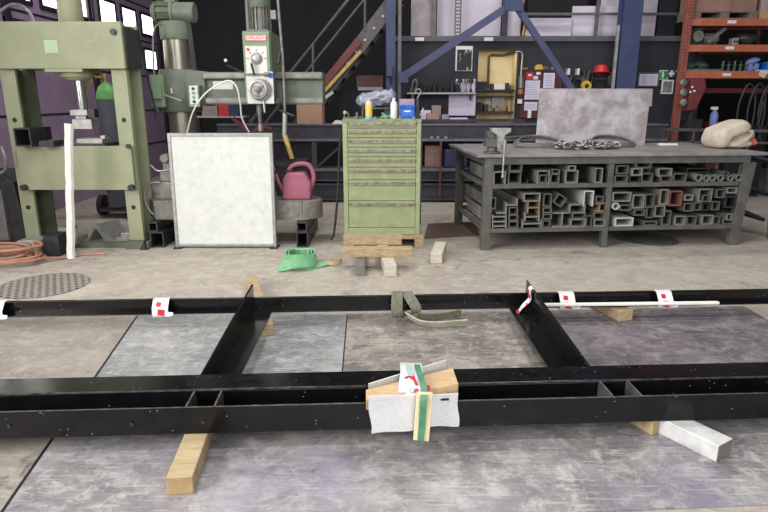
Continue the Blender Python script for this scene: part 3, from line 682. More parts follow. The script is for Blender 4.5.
# white wrapped upright stick
b = B(); a0 = Vector((-2.865,5.22,0)); a1 = Vector((-2.735,5.24,1.2))
b.tube([a0+(a1-a0)*k/14+Vector((random.uniform(-.004,.004),0,0)) for k in range(15)], lambda u: .036 if u < .93 else .040, n=8)
o = b.done('foam_post', M['foam_clean'], smooth=True); tag(o, 'tall thin white foam wrapped post leaning before the press', 'foam wrapped post')
# scrap around press feet
def anglepiece(name, label, c, Ln, w, rz, m='steel_lt', tilt=0.0):
    b = B().prism([(-w,0),(0,w*1.5),(w,0),(w-.02,0),(0,w*1.5-.035),(-w+.02,0)],'x',-Ln/2,Ln/2)
    b.move(Matrix.Translation(c) @ Matrix.Rotation(rz,4,'Z') @ Matrix.Rotation(tilt,4,'Y'))
    o = b.done(name, M[m]); return tag(o, label, 'steel offcut')
anglepiece('angle_offcut','grey steel angle offcut set like a roof on the floor under the press',(-2.88,6.02,0),.30,.12,1.2)
b = B(); rect_tube(b,-3.30,.105,.20,.21,5.30,5.50,.015)
o = B().bx(-3.37,-3.16,5.26,5.48,.0,.15).bx(-3.30,-3.16,5.24,5.26,.02,.16).done('steel_block', M['steel_lt'], bevel=.006); tag(o, 'grey steel block on the floor before the left press foot', 'steel block')
o = B().bx(-3.13,-3.0,5.28,5.50,0,.19).bx(-3.14,-2.99,5.275,5.285,.02,.17).done('dark_box_section', M['steel_dk'], bevel=.004); tag(o, 'dark box section beside the grey steel block under the press', 'steel offcut')
o = B().bx(-3.20,-2.98,5.55,5.80,.05,.10).bx(-3.16,-3.05,5.6,5.75,.10,.20).blob((-3.05,5.62,.13),(.07,.06,.06),lump=.06).done('scrap_heap', M['steel_lt']); tag(o, 'small heap of grey scrap metal behind the steel block', 'scrap')
o = B().bx(-2.70,-2.50,5.78,5.98,.0,.06).bx(-2.66,-2.52,5.82,5.98,.06,.10).done('steel_plate_offcut', M['steel_lt'], bevel=.004); tag(o, 'light steel plates stacked at the inner right foot of the press', 'steel offcut')
# grey machine corner at the far left
t = thing('machine_housing', 'dark grey machine housing cut off at the left edge', 'machine', (-3.85,5.75,0))
B().prism([(-4.1,.0),(-3.55,.0),(-3.62,.62),(-3.75,.72),(-4.1,.72)],'y',5.75,6.15).done('housing', M['steel_dk'], t, bevel=.01)
B().bx(-4.05,-3.72,5.70,5.76,.05,.55).done('front_cover', M['steel'], t, bevel=.006)
o = B().tube([(-3.9,5.66,.70),(-3.62,5.62,.74),(-3.50,5.5,.86),(-3.5,5.48,.99)],.014,sub=5).done('grey_hose', M['alu']); tag(o, 'grey hose rising from the machine housing to the press', 'hose')
# orange hose coil
b = B(); pts = []
for k in range(150):
    a = k*.26; r = .25+.09*math.sin(k*.05)+random.uniform(-.012,.012)
    pts.append((-3.37+r*1.05*math.cos(a), 5.05+r*.62*math.sin(a), .012+.0009*k+.02*abs(math.sin(a*.5+k*.1))))
pts += [(-3.05,5.02,.05),(-2.92,5.17,.015),(-2.80,5.30,.012),(-2.6,5.34,.012)]
o = b.tube(pts,.0125,n=6).done('hose_coil', M['coil'], smooth=True); tag(o, 'copper orange hose coiled on the floor at the left edge', 'hose')
# gas cylinder with trolley behind the press
t = thing('gas_cylinder', 'slate grey gas cylinder with a bright green shoulder behind the press', 'gas cylinder', (-3.26,7.2,.12))
L(B().lathe([(.11,0),(.128,.02),(.128,1.26),(.122,1.30)],(0,0,0)), 'body', M['gas_grey'], t)
L(B().lathe([(.125,1.29),(.118,1.36),(.085,1.43),(.045,1.46),(.04,1.48)],(0,0,0)), 'shoulder', M['gas_green'], t)
L(B().lathe([(.022,1.47),(.022,1.56),(.012,1.58)],(0,0,0)).cyl((-.02,0,1.53),(-.22,-.05,1.55),.018).cyl((-.14,-.04,1.47),(-.14,-.04,1.60),.02), 'valve', M['brass'], t)
L(B().lathe([(.045,-.015),(.05,0),(.045,.015)],(-.22,-.06,1.60),'y').lathe([(.04,-.015),(.045,0),(.04,.015)],(-.11,-.07,1.63),'y'), 'gauge', M['steel_dk'], t)
L(B().tube([(-.20,-.05,1.52),(-.22,-.06,1.2),(-.17,-.1,1.0),(-.16,-.1,.4)],.008,sub=6), 'hose', M['brass'], t)
t = thing('cylinder_trolley', 'black two wheeled trolley carrying the gas cylinder', 'trolley', (-3.26,7.3,0))
L(B().bx(-.22,.22,-.25,.15,.09,.115), 'deck', M['steel_dk'], t)
for s in (-1,1): L(B().lathe([(.10,-.03),(.13,-.03),(.13,.03),(.10,.03)],(s*.26,.02,.13),'x'), 'wheel', M['rubber'], t)
L(B().bar((-.15,.16,.115),(-.15,.16,1.35),.025,.025).bar((.15,.16,.115),(.15,.16,1.35),.025,.025).bar((-.15,.16,1.2),(.15,.16,1.2),.02,.02), 'handle_frame', M['steel_dk'], t)
# ================================================================== RADIAL DRILL
t = thing('radial_drill', 'grey green radial drilling machine with tall column and arm', 'drilling machine', (-1.9,6.3,.2))
DX, DY = -2.105, 6.35
B().lathe([(.135,.43),(.135,2.05)],(DX,DY,0),n=32).done('column', M['column_steel'], t)
B().lathe([(.15,1.985),(.155,2.0),(.155,2.14),(.14,2.16)],(DX,DY,0),n=32).done('column_cap', M['drill_green'], t)
mo = B().lathe([(.098,.03),(.098,.225),(.09,.235)],(DX-.02,DY-.02,2.245),'x').lathe([(.11,0),(.11,.03)],(DX-.02,DY-.02,2.245),'x').done('lift_motor', M['drill_green'], t)
fb_ = B()
for k in range(10):
    a = 2*PI*k/10; fb_.ob((DX-.09,DY-.02+.095*math.cos(a),2.245+.095*math.sin(a)),(.13,.012,.03),(a-PI/2,0,0))
fb_.lathe([(.085,-.14),(.085,.0)],(DX-.02,DY-.02,2.245),'x').done('cooling_fins', M['press_dark'], mo)
B().lathe([(.075,-.19),(.10,-.16),(.105,-.14)],(DX-.02,DY-.02,2.245),'x').done('motor_cover', M['drill_green'], mo)
B().bx(DX-.07,DX+.03,DY-.06,DY+.06,2.34,2.40).done('terminal_box', M['drill_green'], mo)
# sleeve
B().lathe([(.19,1.28),(.205,1.30),(.205,1.68),(.19,1.70)],(DX,DY,0),n=32).bx(DX,-1.80,DY-.17,DY+.15,1.34,1.68).done('arm_sleeve', M['drill_green'], t, bevel=.006)
pb = B().bx(DX-.225,DX-.09,DY-.24,DY-.16,1.33,1.64).done('side_cover', M['drill_bright'], t, bevel=.006)
B().bx(DX-.20,DX-.105,DY-.28,DY-.24,1.41,1.57).done('raised_cover', M['drill_bright'], pb, bevel=.006)
B().cyl((DX-.10,DY-.23,1.45),(DX+.10,DY-.30,1.39),.010).done('clamp_lever', M['steel_lt'], t)
B().ob((DX-.02,DY-.21,1.49),(.02,.02,.06)).done('sight_glass', M['steel_lt'], t)
B().bar((DX+.175,DY-.05,1.70),(DX+.15,DY-.05,2.17),.05,.03).done('cable_chain', M['black'], t)
sw = B().bx(-1.945,-1.835,DY-.27,DY-.17,1.33,1.545).done('switch_box', M['steel'], t, bevel=.006)
B().bx(-1.93,-1.85,DY-.274,DY-.27,1.36,1.535).done('switch_plate', M['panel_white'], sw)
for k, mm_ in enumerate(('black','gas_green','gas_green','black')):
    B().cyl((-1.89,DY-.274,1.51-.042*k),(-1.89,DY-.292,1.51-.042*k),.013).done('button', M[mm_], sw)
# arm
am = B().bx(-1.82,-.62,6.22,6.48,1.40,1.60).bx(-1.82,-.62,6.16,6.52,1.60,1.67).bx(-1.82,-.62,6.17,6.52,1.355,1.42).done('arm', M['drill_green'], t, bevel=.008)
B().bx(-1.80,-.62,6.150,6.16,1.615,1.66).bx(-1.80,-.62,6.16,6.17,1.375,1.42).done('slideway', M['steel'], am)
B().ob((-1.63,6.217,1.545),(.20,.006,.08)).done('type_plate', M['panel_white'], am)
# head
HY = 5.98
hd = B().bx(-1.36,-1.085,HY+.02,6.60,1.40,2.04).done('drill_head', M['drill_green'], t, bevel=.012)
fp = B().bx(-1.35,-1.10,HY,HY+.02,1.38,2.03).done('head_front', M['drill_bright'], hd, bevel=.004)
B().bx(-1.33,-1.125,HY-.006,HY,1.645,1.90).bx(-1.335,-1.075,HY-.012,HY,1.365,1.665).done('control_panel', M['panel_white'], hd, bevel=.004)
B().bx(-1.325,-1.12,HY-.008,HY,1.945,2.0).done('name_plate', M['red'], hd)
B().bx(-1.319,-1.126,HY-.0085,HY-.008,1.951,1.994).done('name_field', mat('pink_white_field',(232,208,204),.5,0,(224,198,194),10), hd)
text('OERLIKON', .038, 'name_lettering', M['red'], hd, Matrix.Translation((-1.2225,HY-.0095,1.9725)) @ FRONT)
B().lathe([(.055,-.012),(.05,-.02),(.045,-.035),(.03,-.045)],(-1.225,HY,1.785),'y').done('speed_dial', M['steel_lt'], hd)
tk = B()
for k in range(5):
    a = PI*k/4; tk.ob((-1.225+.085*math.cos(a),HY-.007,1.785+.075*math.sin(a)),(.022,.003,.007),(0,-a,0))
tk.done('dial_marks', M['red_ink'], hd)
B().cyl((-1.305,HY-.006,1.87),(-1.305,HY-.02,1.87),.012).done('red_button', M['red'], hd)
B().lathe([(.105,-.01),(.105,-.03),(.095,-.035)],(-1.20,HY-.01,1.495),'y').done('feed_ring', M['steel'], hd)
B().lathe([(.088,-.03),(.09,-.055),(.07,-.06),(.062,-.045)],(-1.22,HY-.01,1.50),'y').done('hand_wheel', M['steel_lt'], hd)
B().lathe([(.03,-.05),(.028,-.085),(.015,-.09)],(-1.22,HY-.01,1.50),'y').done('hub', M['steel'], hd)
for k in range(3):
    a = .5+2*PI*k/3; B().ob((-1.22+.035*math.cos(a),HY-.062,1.50+.035*math.sin(a)),(.05,.012,.02),(0,-a,0)).done('spoke', M['steel'], hd)
B().cyl((-1.27,HY-.05,1.74),(-1.245,HY-.05,1.63),.011).done('feed_lever', M['black'], hd)
B().cyl((-1.34,HY-.04,1.64),(-1.12,HY-.04,1.64),.010).cyl((-1.15,HY-.045,1.64),(-1.11,HY-.045,1.64),.02).done('selector_shaft', M['steel'], hd)
B().cyl((-1.37,HY-.02,1.66),(-1.50,HY-.08,1.72),.008).done('side_lever', M['steel_dk'], hd)
B().blob((-1.505,HY-.083,1.763),(.016,.016,.016),n=8).done('lever_knob', M['white'], hd)
B().cyl((-1.095,HY-.013,1.63),(-1.095,HY-.018,1.63),.026,n=20).done('blue_sticker', M['bin_blue'], hd)
B().cyl((-1.175,HY-.03,1.40),(-1.165,HY-.05,1.28),.010).done('quill_lever', M['steel_lt'], hd)
B().lathe([(.03,1.29),(.03,1.36)],(-1.245,6.08,0)).lathe([(.018,1.18),(.022,1.19),(.022,1.29)],(-1.245,6.08,0)).lathe([(.012,1.08),(.028,1.10),(.026,1.15),(.012,1.18)],(-1.245,6.08,0)).done('spindle', M['steel'], hd)
hm = B().lathe([(.105,2.26),(.11,2.27),(.11,2.40)],(-1.215,6.18,0)).done('spindle_motor', M['drill_green'], hd)
fb_ = B().lathe([(.085,2.05),(.085,2.26)],(-1.215,6.18,0))
for k in range(18):
    a = 2*PI*k/18; fb_.ob((-1.215+.095*math.cos(a),6.18+.095*math.sin(a),2.155),(.03,.009,.21),(0,0,a))
fb_.done('cooling_fins', M['steel'], hm)
B().bx(-1.31,-1.12,6.05,6.30,2.04,2.06).done('motor_flange', M['drill_green'], hm)
B().bx(-1.10,-1.05,6.12,6.24,2.16,2.24).done('terminal_box', M['steel'], hm)
B().bx(-1.34,-1.315,6.12,6.2,2.0,2.40).done('guide_post', M['drill_green'], hd)
# coolant hose across the arm
B().tube([P(186,138,6.05),P(193,112,5.95),P(206,93,5.92),P(226,81,5.92),P(236,86,5.92),P(240,102,5.95),P(242,118,6.0),P(249,132,6.05)],.008,sub=6).done('coolant_hose', M['white'], t, smooth=True)
B().tube([P(158,112,6.2),P(154,70,6.2),P(153,40,6.2),P(156,26,6.2),P(163,24,6.25)],.010,sub=5).done('supply_cable', M['steel'], t, smooth=True)
# drill base plate
base = B()
poly = [(-2.25,5.72),(-.80,5.72)]
for k in range(9):
    a = -PI/2+PI*k/8; poly.append((-.80+.18*math.cos(a), 5.90+.18*math.sin(a)))
poly += [(-.84,6.08),(-1.6,6.65),(-2.5,6.65),(-2.5,6.1)]
base.prism(poly,'z',.255,.445)
base.done('base_plate', M['cast'], t, bevel=.012)
B().lathe([(.24,.445),(.22,.47),(.19,.49)],(DX,DY,0)).done('column_foot', M['steel_dk'], t)
B().bx(-1.10,-.78,6.02,6.35,.425,.75).bx(-1.12,-.80,6.0,6.36,.75,.80).done('box_table', M['steel_dk'], t)
# square tube feet under the base
def foot(x, z, w, h, label):
    b = B(); rect_tube(b, x, z+h/2, w, h, 5.62, 6.5, .012); o = b.done('square_tube', M['steel_dk']); tag(o, label, 'square tube', 'square tubes carrying the drill base')
foot(-.80,0,.115,.155,'lower dark square tube under the right end of the drill base'); foot(-.80,.157,.10,.096,'upper dark square tube under the right end of the drill base')
foot(-2.22,0,.13,.155,'lower dark square tube under the left end of the drill base'); foot(-2.25,.157,.09,.096,'upper dark square tube under the left end of the drill base')
o = B().prism([(-2.36,0),(-2.28,0),(-2.30,.02),(-2.31,.09)],'y',5.52,5.64).done('steel_wedge', M['steel_dk']); tag(o, 'small dark steel wedge beside the left drill foot', 'wedge')
t2 = thing('coolant_pump', 'grey coolant pump on the left end of the drill base behind the white board', 'pump', (-2.18,5.9,.445))
L(B().bx(-.10,.14,-.08,.1,0,.17).bx(-.04,.10,-.06,.08,.17,.27), 'housing', M['steel'], t2, bevel=.01)
L(B().lathe([(.035,-.02),(.045,-.01),(.045,.01)],(.03,-.07,.40),'y').bx(0,.06,-.05,.05,.27,.44), 'motor', M['steel'], t2)
L(B().tube([(-.08,-.1,-.2),(-.17,-.1,-.08),(-.19,-.1,.06),(-.12,-.1,.16),(-.02,-.1,.17)],.008,sub=5).tube([(-.10,-.1,.34),(-.02,-.14,.29),(.09,-.12,.30)],.008,sub=5), 'hose', M['steel_lt'], t2)
# white board leaning
t = thing('enamel_board', 'big mottled white rectangular panel leaning against the drill', 'panel', (-1.55,5.66,0))
b0, b1 = 5.60, 5.645
def lean(x0,x1,z0,z1,y0,y1,lx=-.035):
    k = .04; return [(x0-lx*0,y0+k*z0,z0),(x1,y0+k*z0,z0),(x1,y1+k*z0,z0),(x0,y1+k*z0,z0),(x0,y0+k*z1,z1),(x1,y0+k*z1,z1),(x1,y1+k*z1,z1),(x0,y1+k*z1,z1)]
B().hexa(lean(-2.02,-1.06,.03,1.085,5.605,5.635)).done('face', M['board'], t)
e = B()
for q in ((-2.035,-2.005,.0,1.10),(-1.08,-1.05,.0,1.10),(-2.005,-1.08,1.07,1.10),(-2.005,-1.08,.015,.04)):
    e.hexa(lean(*q,5.595,5.64))
e.done('edge_frame', M['alu'], t, bevel=.003)
for xx in (-2.02,-1.085): B().bx(xx-.025,xx+.05,5.55,5.70,0,.012).done('foot', M['steel_dk'], t)
# red tools on ledge behind board
t = thing('chain_sling', 'red and grey ratchet tool lying behind the white panel', 'tool', P(262,131,6.2))
B().tube([P(233,118,6.5),P(240,124,6.5),P(248,131,6.5)],.022,sub=4).tube([P(254,131,6.4),P(262,127,6.4),P(272,129,6.4)],.018,sub=4).done('grip', M['red_dk'], t)
B().bx(*[v for q in [(P(253,133,6.4).x,P(283,133,6.4).x)] for v in q],6.35,6.5,P(260,139,6.4).z,P(260,131,6.4).z).done('bracket', M['black'], t)
# vertical rail with yellow grip
t = thing('hose_boom', 'thin grey hanging pipe with a dirty yellow grip right of the drill head', 'pipe', P(285,150,6.05))
B().tube([P(277,-12,6.05),P(280,25,6.05),P(283,62,6.05),P(284.5,100,6.05),P(285,118,6.05)],.013,sub=5).done('pipe', M['steel'], t, smooth=True)
B().cyl(P(285,112,6.05),P(284.5,136,6.05),.024).done('sleeve', M['steel_lt'], t)
B().cyl(P(285,136,6.05),P(292,159,6.0),.026,.022).done('yellow_grip', M['yellow_dirty'], t)
B().cyl(P(280,52,6.05),P(278,64,6.02),.02).cyl(P(279,110,6.05),P(294,116,6.0),.010).ob(P(281,96,6.05),(.03,.03,.12)).done('clamp', M['steel_dk'], t)
# jerrycan
t = thing('jerrycan', 'faded pink red plastic watering can on the drill base', 'watering can', (-.86,5.84,.445))
L(B().prism([(-.145,0),(.135,0),(.14,.16),(.085,.27),(-.09,.27),(-.135,.2)],'y',-.07,.07), 'body', M['can_pink'], t, bevel=.02)
L(B().tube([(.13,0,.10),(.165,0,.22),(.12,0,.335),(.0,0,.345),(-.07,0,.30),(-.06,0,.26)],.022,sub=5), 'handle', M['can_pink'], t, smooth=True)
L(B().tube([(-.12,0,.05),(-.18,0,.16),(-.21,0,.25)],lambda u:.024-.008*u,sub=5), 'spout', M['can_pink'], t, smooth=True)
L(B().ob((-.06,0,.275),(.10,.08,.02)), 'filler_opening', M['black'], t)
# mint green sling on floor
t = thing('round_sling', 'mint green webbing sling rolled up on the floor with a tan eye', 'sling', (-.73,4.93,0))
b = B(); pts = []
for k in range(30):
    a = k*.55-1.2; rr_ = .150-.0022*k
    pts.append(((rr_*math.cos(a), .85*rr_*math.sin(a)-.0, .075+.012*math.sin(a)+.006*math.sin(3*a)), (-.25*math.cos(a),-.25*math.sin(a)-.15,1)))
L(b.ribbon(pts,.125,.010,sub=4), 'rolled_band', M['sling_green'], t, smooth=True)
L(B().ribbon([((-.165,-.13,.012),(.3,1,.3)),((-.11,-.145,.05),(.1,.25,1)),((-.02,-.15,.075),(.1,.2,1)),((.07,-.125,.075),(-.1,.2,1)),((.13,-.07,.07),(-.2,.1,1))],.085,.010), 'crossing_band', M['sling_green'], t, smooth=True)
L(B().ribbon([((.06,-.08,.03),(0,1,.6)),((.16,-.03,.02),(0,1,.5)),((.23,.03,.025),(0,1,.4))],.05,.012), 'tail', M['sling_green'], t, smooth=True)
L(B().ribbon([((.22,.03,.03),(0,.5,1)),((.28,.02,.03),(0,.3,1)),((.345,.06,.035),(0,.2,1)),((.35,.10,.035),(0,.2,1)),((.29,.09,.03),(0,.3,1)),((.23,.05,.025),(0,.5,1))],.035,.009), 'eye', M['tan_web'], t, smooth=True)
# ================================================================== WORKBENCH
BA = .085
t = thing('welding_table', 'long heavy steel workbench with two storage shelves of tubes on the right', 'workbench', (.935,5.50,0), BA)
BW = 2.60; BD = 1.36
L(B().bx(-.08,BW+.17,-.03,BD,.888,.915), 'table_top', M['bench_top'], t, bevel=.003)
L(B().bx(0,BW,.0,.05,.82,.888).bx(0,.05,.05,BD-.05,.82,.888).bx(BW-.05,BW,.05,BD-.05,.82,.888).bx(0,BW,BD-.10,BD-.05,.82,.888), 'apron', M['bench_frame'], t)
for (xx, yy) in ((0,0),(0,BD-.11),(1.20,.012),(1.20,BD-.11)):
    w = .085 if xx == 0 else .055
    L(B().bx(xx,xx+w,yy,yy+.07,0,.82), 'leg', M['bench_frame'], t, bevel=.004)
for yy in (0,BD-.11):
    L(B().hexa([(BW-.085,yy,0),(BW+.0,yy,0),(BW+.0,yy+.07,0),(BW-.085,yy+.07,0),(BW-.06,yy,.82),(BW+.07,yy,.82),(BW+.07,yy+.07,.82),(BW-.06,yy+.07,.82)]), 'leg', M['bench_frame'], t, bevel=.004)
for z in (.172,.597):
    L(B().bx(.085,1.20,.0,.04,z,z+.04).bx(1.255,BW-.085,.0,.04,z,z+.04).bx(0.02,.06,.07,BD-.11,z,z+.04).bx(BW-.06,BW-.02,.07,BD-.11,z,z+.04).bx(.085,BW-.085,BD-.09,BD-.05,z,z+.04).bx(1.21,1.25,.07,BD-.11,z,z+.04), 'shelf_frame', M['bench_frame'], t)
    L(B().bx(.085,BW-.085,.04,BD-.09,z+.028,z+.038), 'shelf_plate', M['steel_dk'], t)
BM = WM[t]
def bl(x,y,z): return BM @ Vector((x,y,z))
# tubes on the shelves
def benchx(px, py):
    p = P(px,py,5.55)
    for _ in range(4):
        Y = 5.50+(p.x-.935)*math.tan(BA)+.03; p = P(px,py,Y)
    q = BM.inverted() @ p
    return q.x, q.z
SH = {'u':.637,'l':.212}
UPW, LOW = 'upper bench shelf', 'lower bench shelf'
TUBES = []
def tb_(z, cx, cy, w, h, kind, label, bottom=False, m='tube', rot=0.0, setb=0.0, nm=None):
    ox, oy, sc = (480,155,5.69) if z == 3 else (600,150,4.571)
    x, zz = benchx(ox+cx/sc, oy+cy/sc)
    k = .00965/sc*(1.0 if z == 3 else 1.02)
    W = w*k*.97; Hh = h*k*.97
    sh = SH['u'] if zz > .60 else SH['l']
    if bottom: zz = sh+Hh/2+.001
    zz = max(zz, sh+Hh/2+.001)
    y0 = .005+setb; y1 = BD-.12+random.uniform(-.25,0)
    b = B(); th = max(.006, min(.011, W*.12))
    if kind == 'rect': rect_tube(b, x, zz, W, Hh, y0, y1, th, rot)
    elif kind == 'pipe': b.pipe((x,y0,zz),(x,y1,zz),W/2,W*.13)
    elif kind == 'U':   # channel opening up
        b.prism([(x-W/2,zz-Hh/2),(x+W/2,zz-Hh/2),(x+W/2,zz+Hh/2),(x+W/2-th,zz+Hh/2),(x+W/2-th,zz-Hh/2+th),(x-W/2+th,zz-Hh/2+th),(x-W/2+th,zz+Hh/2),(x-W/2,zz+Hh/2)],'y',y0,y1)
    elif kind == 'D':   # channel opening down
        b.prism([(x-W/2,zz+Hh/2),(x-W/2,zz-Hh/2),(x-W/2+th,zz-Hh/2),(x-W/2+th,zz+Hh/2-th),(x+W/2-th,zz+Hh/2-th),(x+W/2-th,zz-Hh/2),(x+W/2,zz-Hh/2),(x+W/2,zz+Hh/2)],'y',y0,y1)
    elif kind == 'H':
        b.prism([(x-W/2,zz-Hh/2),(x-W/2+th,zz-Hh/2),(x-W/2+th,zz-th/2),(x+W/2-th,zz-th/2),(x+W/2-th,zz-Hh/2),(x+W/2,zz-Hh/2),(x+W/2,zz+Hh/2),(x+W/2-th,zz+Hh/2),(x+W/2-th,zz+th/2),(x-W/2+th,zz+th/2),(x-W/2+th,zz+Hh/2),(x-W/2,zz+Hh/2)],'y',y0,y1)
    elif kind == 'I':
        b.prism([(x-W/2,zz-Hh/2),(x+W/2,zz-Hh/2),(x+W/2,zz-Hh/2+th),(x+th/2,zz-Hh/2+th),(x+th/2,zz+Hh/2-th),(x+W/2,zz+Hh/2-th),(x+W/2,zz+Hh/2),(x-W/2,zz+Hh/2),(x-W/2,zz+Hh/2-th),(x-th/2,zz+Hh/2-th),(x-th/2,zz-Hh/2+th),(x-W/2,zz-Hh/2+th)],'y',y0,y1)
    elif kind == 'A':   # angle
        b.prism([(x-W/2,zz-Hh/2),(x+W/2,zz-Hh/2),(x+W/2,zz+Hh/2),(x+W/2-th,zz+Hh/2),(x+W/2-th,zz-Hh/2+th),(x-W/2,zz-Hh/2+th)],'y',y0,y1)
    b.move(BM)
    nm = nm or {'rect':'square_tube','pipe':'round_pipe','U':'steel_channel','D':'steel_channel','H':'steel_beam','I':'steel_beam','A':'steel_angle'}[kind]
    o = b.done(nm, M[m], org=BM @ Vector((x,y0,zz-Hh/2)))
    cat = {'square_tube':'tube','round_pipe':'pipe','steel_channel':'channel','steel_beam':'beam','steel_angle':'angle bar'}[nm]
    tag(o, label, cat, 'steel profiles stored under the workbench')
UL = ', bench upper left bay'; UR = ', bench upper right bay'
LL = ', bench lower left bay'; LR = ', bench lower right bay'
# upper left
tb_(3,108,125,72,72,'D','leftmost grey channel opening down'+UL,True,'tube_lt')
tb_(3,193,128,75,70,'rect','large square tube right of the downward channel'+UL,True)
tb_(3,200,67,75,50,'rect','rectangular tube on top of the second profile'+UL)
tb_(3,250,150,40,24,'A','small angle bar, third on the shelf floor'+UL,True,'steel_dk')
tb_(3,356,122,74,75,'rect','large square tube with a smaller one nested inside'+UL,True,'tube_lt')
tb_(3,352,134,46,46,'rect','small square tube nested inside a larger one'+UL,False,'tube',setb=-.01)
tb_(3,421,132,54,55,'rect','mid sized square tube right of the nested pair'+UL,True)
tb_(3,427,92,46,26,'rect','flat small tube stacked on the mid sized square tube'+UL)
tb_(3,516,127,76,74,'rect','large square tube, rightmost of the group on the shelf floor'+UL,True,'tube_lt')
tb_(3,520,73,44,28,'rect','small flat tube atop the rightmost large square tube'+UL,False,'tube_lt')
tb_(3,672,95,46,86,'rect','tall narrow rectangular tube beside the middle leg'+UL,True,'tube_lt')
# lower left
tb_(3,66,272,44,66,'rect','tall rectangular tube at the far left, topmost'+LL)
tb_(3,106,405,86,26,'H','lowest of three flat beams at the left'+LL,True,'tube_lt')
tb_(3,106,377,86,26,'H','middle one of three flat beams at the left'+LL,False,'tube_lt')
tb_(3,106,349,86,26,'H','highest of three flat beams at the left'+LL,False,'tube_lt')
tb_(3,120,300,60,66,'A','pale angle bar above the three flat beams'+LL,False,'tube_lt')
tb_(3,186,391,58,42,'rect','lowest tube of the second column from the left'+LL,True)
tb_(3,186,355,56,38,'rect','middle tube of the second column from the left'+LL)
tb_(3,186,316,54,46,'rect','top tube of the second column from the left'+LL)
tb_(3,180,265,64,44,'A','angle bar on top of the second column from the left'+LL,False,'tube_lt')
tb_(3,292,239,100,50,'rect','wide flat rectangular tube, topmost in the third column'+LL,False,'tube_lt')
tb_(3,300,298,74,66,'H','rust tinged beam under the wide flat tube'+LL,False,'tube_rust')
tb_(3,292,350,90,52,'H','grey beam below the rust tinged one'+LL,False,'tube_lt')
tb_(3,290,400,118,48,'H','wide pale beam at the bottom of the third column'+LL,True,'tube_lt')
tb_(3,380,255,50,76,'rect','tall square tube, top of the fourth column'+LL)
tb_(3,378,312,54,34,'rect','flat tube, second from the top of the fourth column'+LL)
tb_(3,378,348,56,34,'rect','flat tube, third from the top of the fourth column'+LL)
tb_(3,374,388,48,42,'rect','bottom tube of the fourth column'+LL,True)
tb_(3,450,256,62,62,'rect','square tube turned on its corner'+LL,False,'tube',.62)
tb_(3,462,368,118,88,'I','broad pale beam with rusty web below the tilted tube'+LL,True,'tube_lt')
tb_(3,612,246,60,92,'D','thin tilted galvanised channel near the middle leg'+LL,False,'tube_white',.0)
tb_(3,548,304,96,54,'rect','wide tube, top of the stack right of the broad beam'+LL,False,'tube_lt')
tb_(3,557,343,80,36,'rect','flat tube, middle of the stack right of the broad beam'+LL)
tb_(3,552,388,92,48,'rect','wide tube, bottom of the stack right of the broad beam'+LL,True,'tube_lt')
tb_(3,617,360,34,66,'rect','narrow upright tube left of the last stack'+LL,True)
tb_(3,674,387,70,44,'rect','bottom tube of the last stack beside the middle leg'+LL,True,'tube_lt')
tb_(3,672,344,66,42,'rect','second tube of the last stack beside the middle leg'+LL)
tb_(3,675,296,56,52,'I','short rust tinged beam on the last stack beside the middle leg'+LL,False,'tube_rust')
tb_(3,676,250,48,36,'rect','topmost small tube of the last stack beside the middle leg'+LL)
# upper right
tb_(4,92,128,62,34,'rect','flat tube at the far left on the shelf floor'+UR,True)
tb_(4,98,89,58,40,'rect','rectangular tube at the far left, upper row'+UR)
tb_(4,154,130,54,32,'rect','second flat tube on the shelf floor'+UR,True,'steel_dk')
tb_(4,160,98,50,34,'rect','pale small tube, second in the upper row'+UR,False,'tube_lt',setb=-.02)
tb_(4,195,65,74,34,'rect','topmost flat tube of the left stack'+UR)
tb_(4,210,123,54,42,'rect','third tube on the shelf floor'+UR,True)
tb_(4,206,93,40,20,'rect','thin flat tube under the topmost one of the left stack'+UR,False,'steel_dk')
tb_(4,298,130,56,30,'rect','low flat tube under the pale tube'+UR,True)
tb_(4,292,101,66,38,'rect','pale rectangular tube stacked left of the wide one'+UR,False,'tube_lt')
tb_(4,360,121,64,40,'rect','wide flat tube left of the round pipes'+UR,True)
for cx, cy, w, lb in ((445,133,36,'first and largest'),(480,131,29,'second'),(508,131,29,'third'),(546,127,31,'fourth'),(590,131,28,'fifth'),(627,132,32,'sixth and last')):
    tb_(4,cx,cy,w,w,'pipe',lb+' round pipe from the left'+UR,True,'tube_lt')
tb_(4,571,107,24,24,'pipe','small round pipe lying on top of the others'+UR)
tb_(4,470,98,110,24,'rect','long flat bar lying across behind the round pipes'+UR,False,'steel_dk',setb=.1)
# lower right
tb_(4,95,213,88,44,'rect','wide tube, topmost at the far left'+LR,False,'tube_lt')
tb_(4,112,262,56,28,'rect','flat tube under the topmost one at the far left'+LR)
tb_(4,108,298,88,40,'rect','white galvanised tube at the bottom far left'+LR,True,'tube_white')
tb_(4,68,256,34,34,'pipe','tilted white pipe end above the galvanised tube'+LR,False,'tube_white')
tb_(4,170,234,56,64,'rect','large square tube, second column on top'+LR,False,'tube_lt')
tb_(4,222,231,46,64,'rect','rounded square tube beside the large one, second column'+LR)
tb_(4,176,284,52,30,'rect','flat tube under the large square tube'+LR)
tb_(4,224,282,36,56,'rect','narrow upright tube, third in the middle row'+LR)
tb_(4,226,322,66,22,'rect','low flat tube on the shelf floor, second from left'+LR,True)
tb_(4,268,278,50,54,'rect','square tube, fourth in the middle row'+LR,False,'tube_lt')
tb_(4,299,300,44,70,'rect','tall tube on the shelf floor, left of the centre'+LR,True)
tb_(4,288,214,42,72,'rect','tall grey tube left of the red one'+LR,False,'tube_lt')
tb_(4,340,220,62,70,'rect','red primed square tube in the top row'+LR,False,'tube_red')
tb_(4,362,306,54,44,'rect','tube on the shelf floor under the red one'+LR,True,'tube_lt')
tb_(4,398,260,46,40,'rect','square tube right below the red one, middle row'+LR)
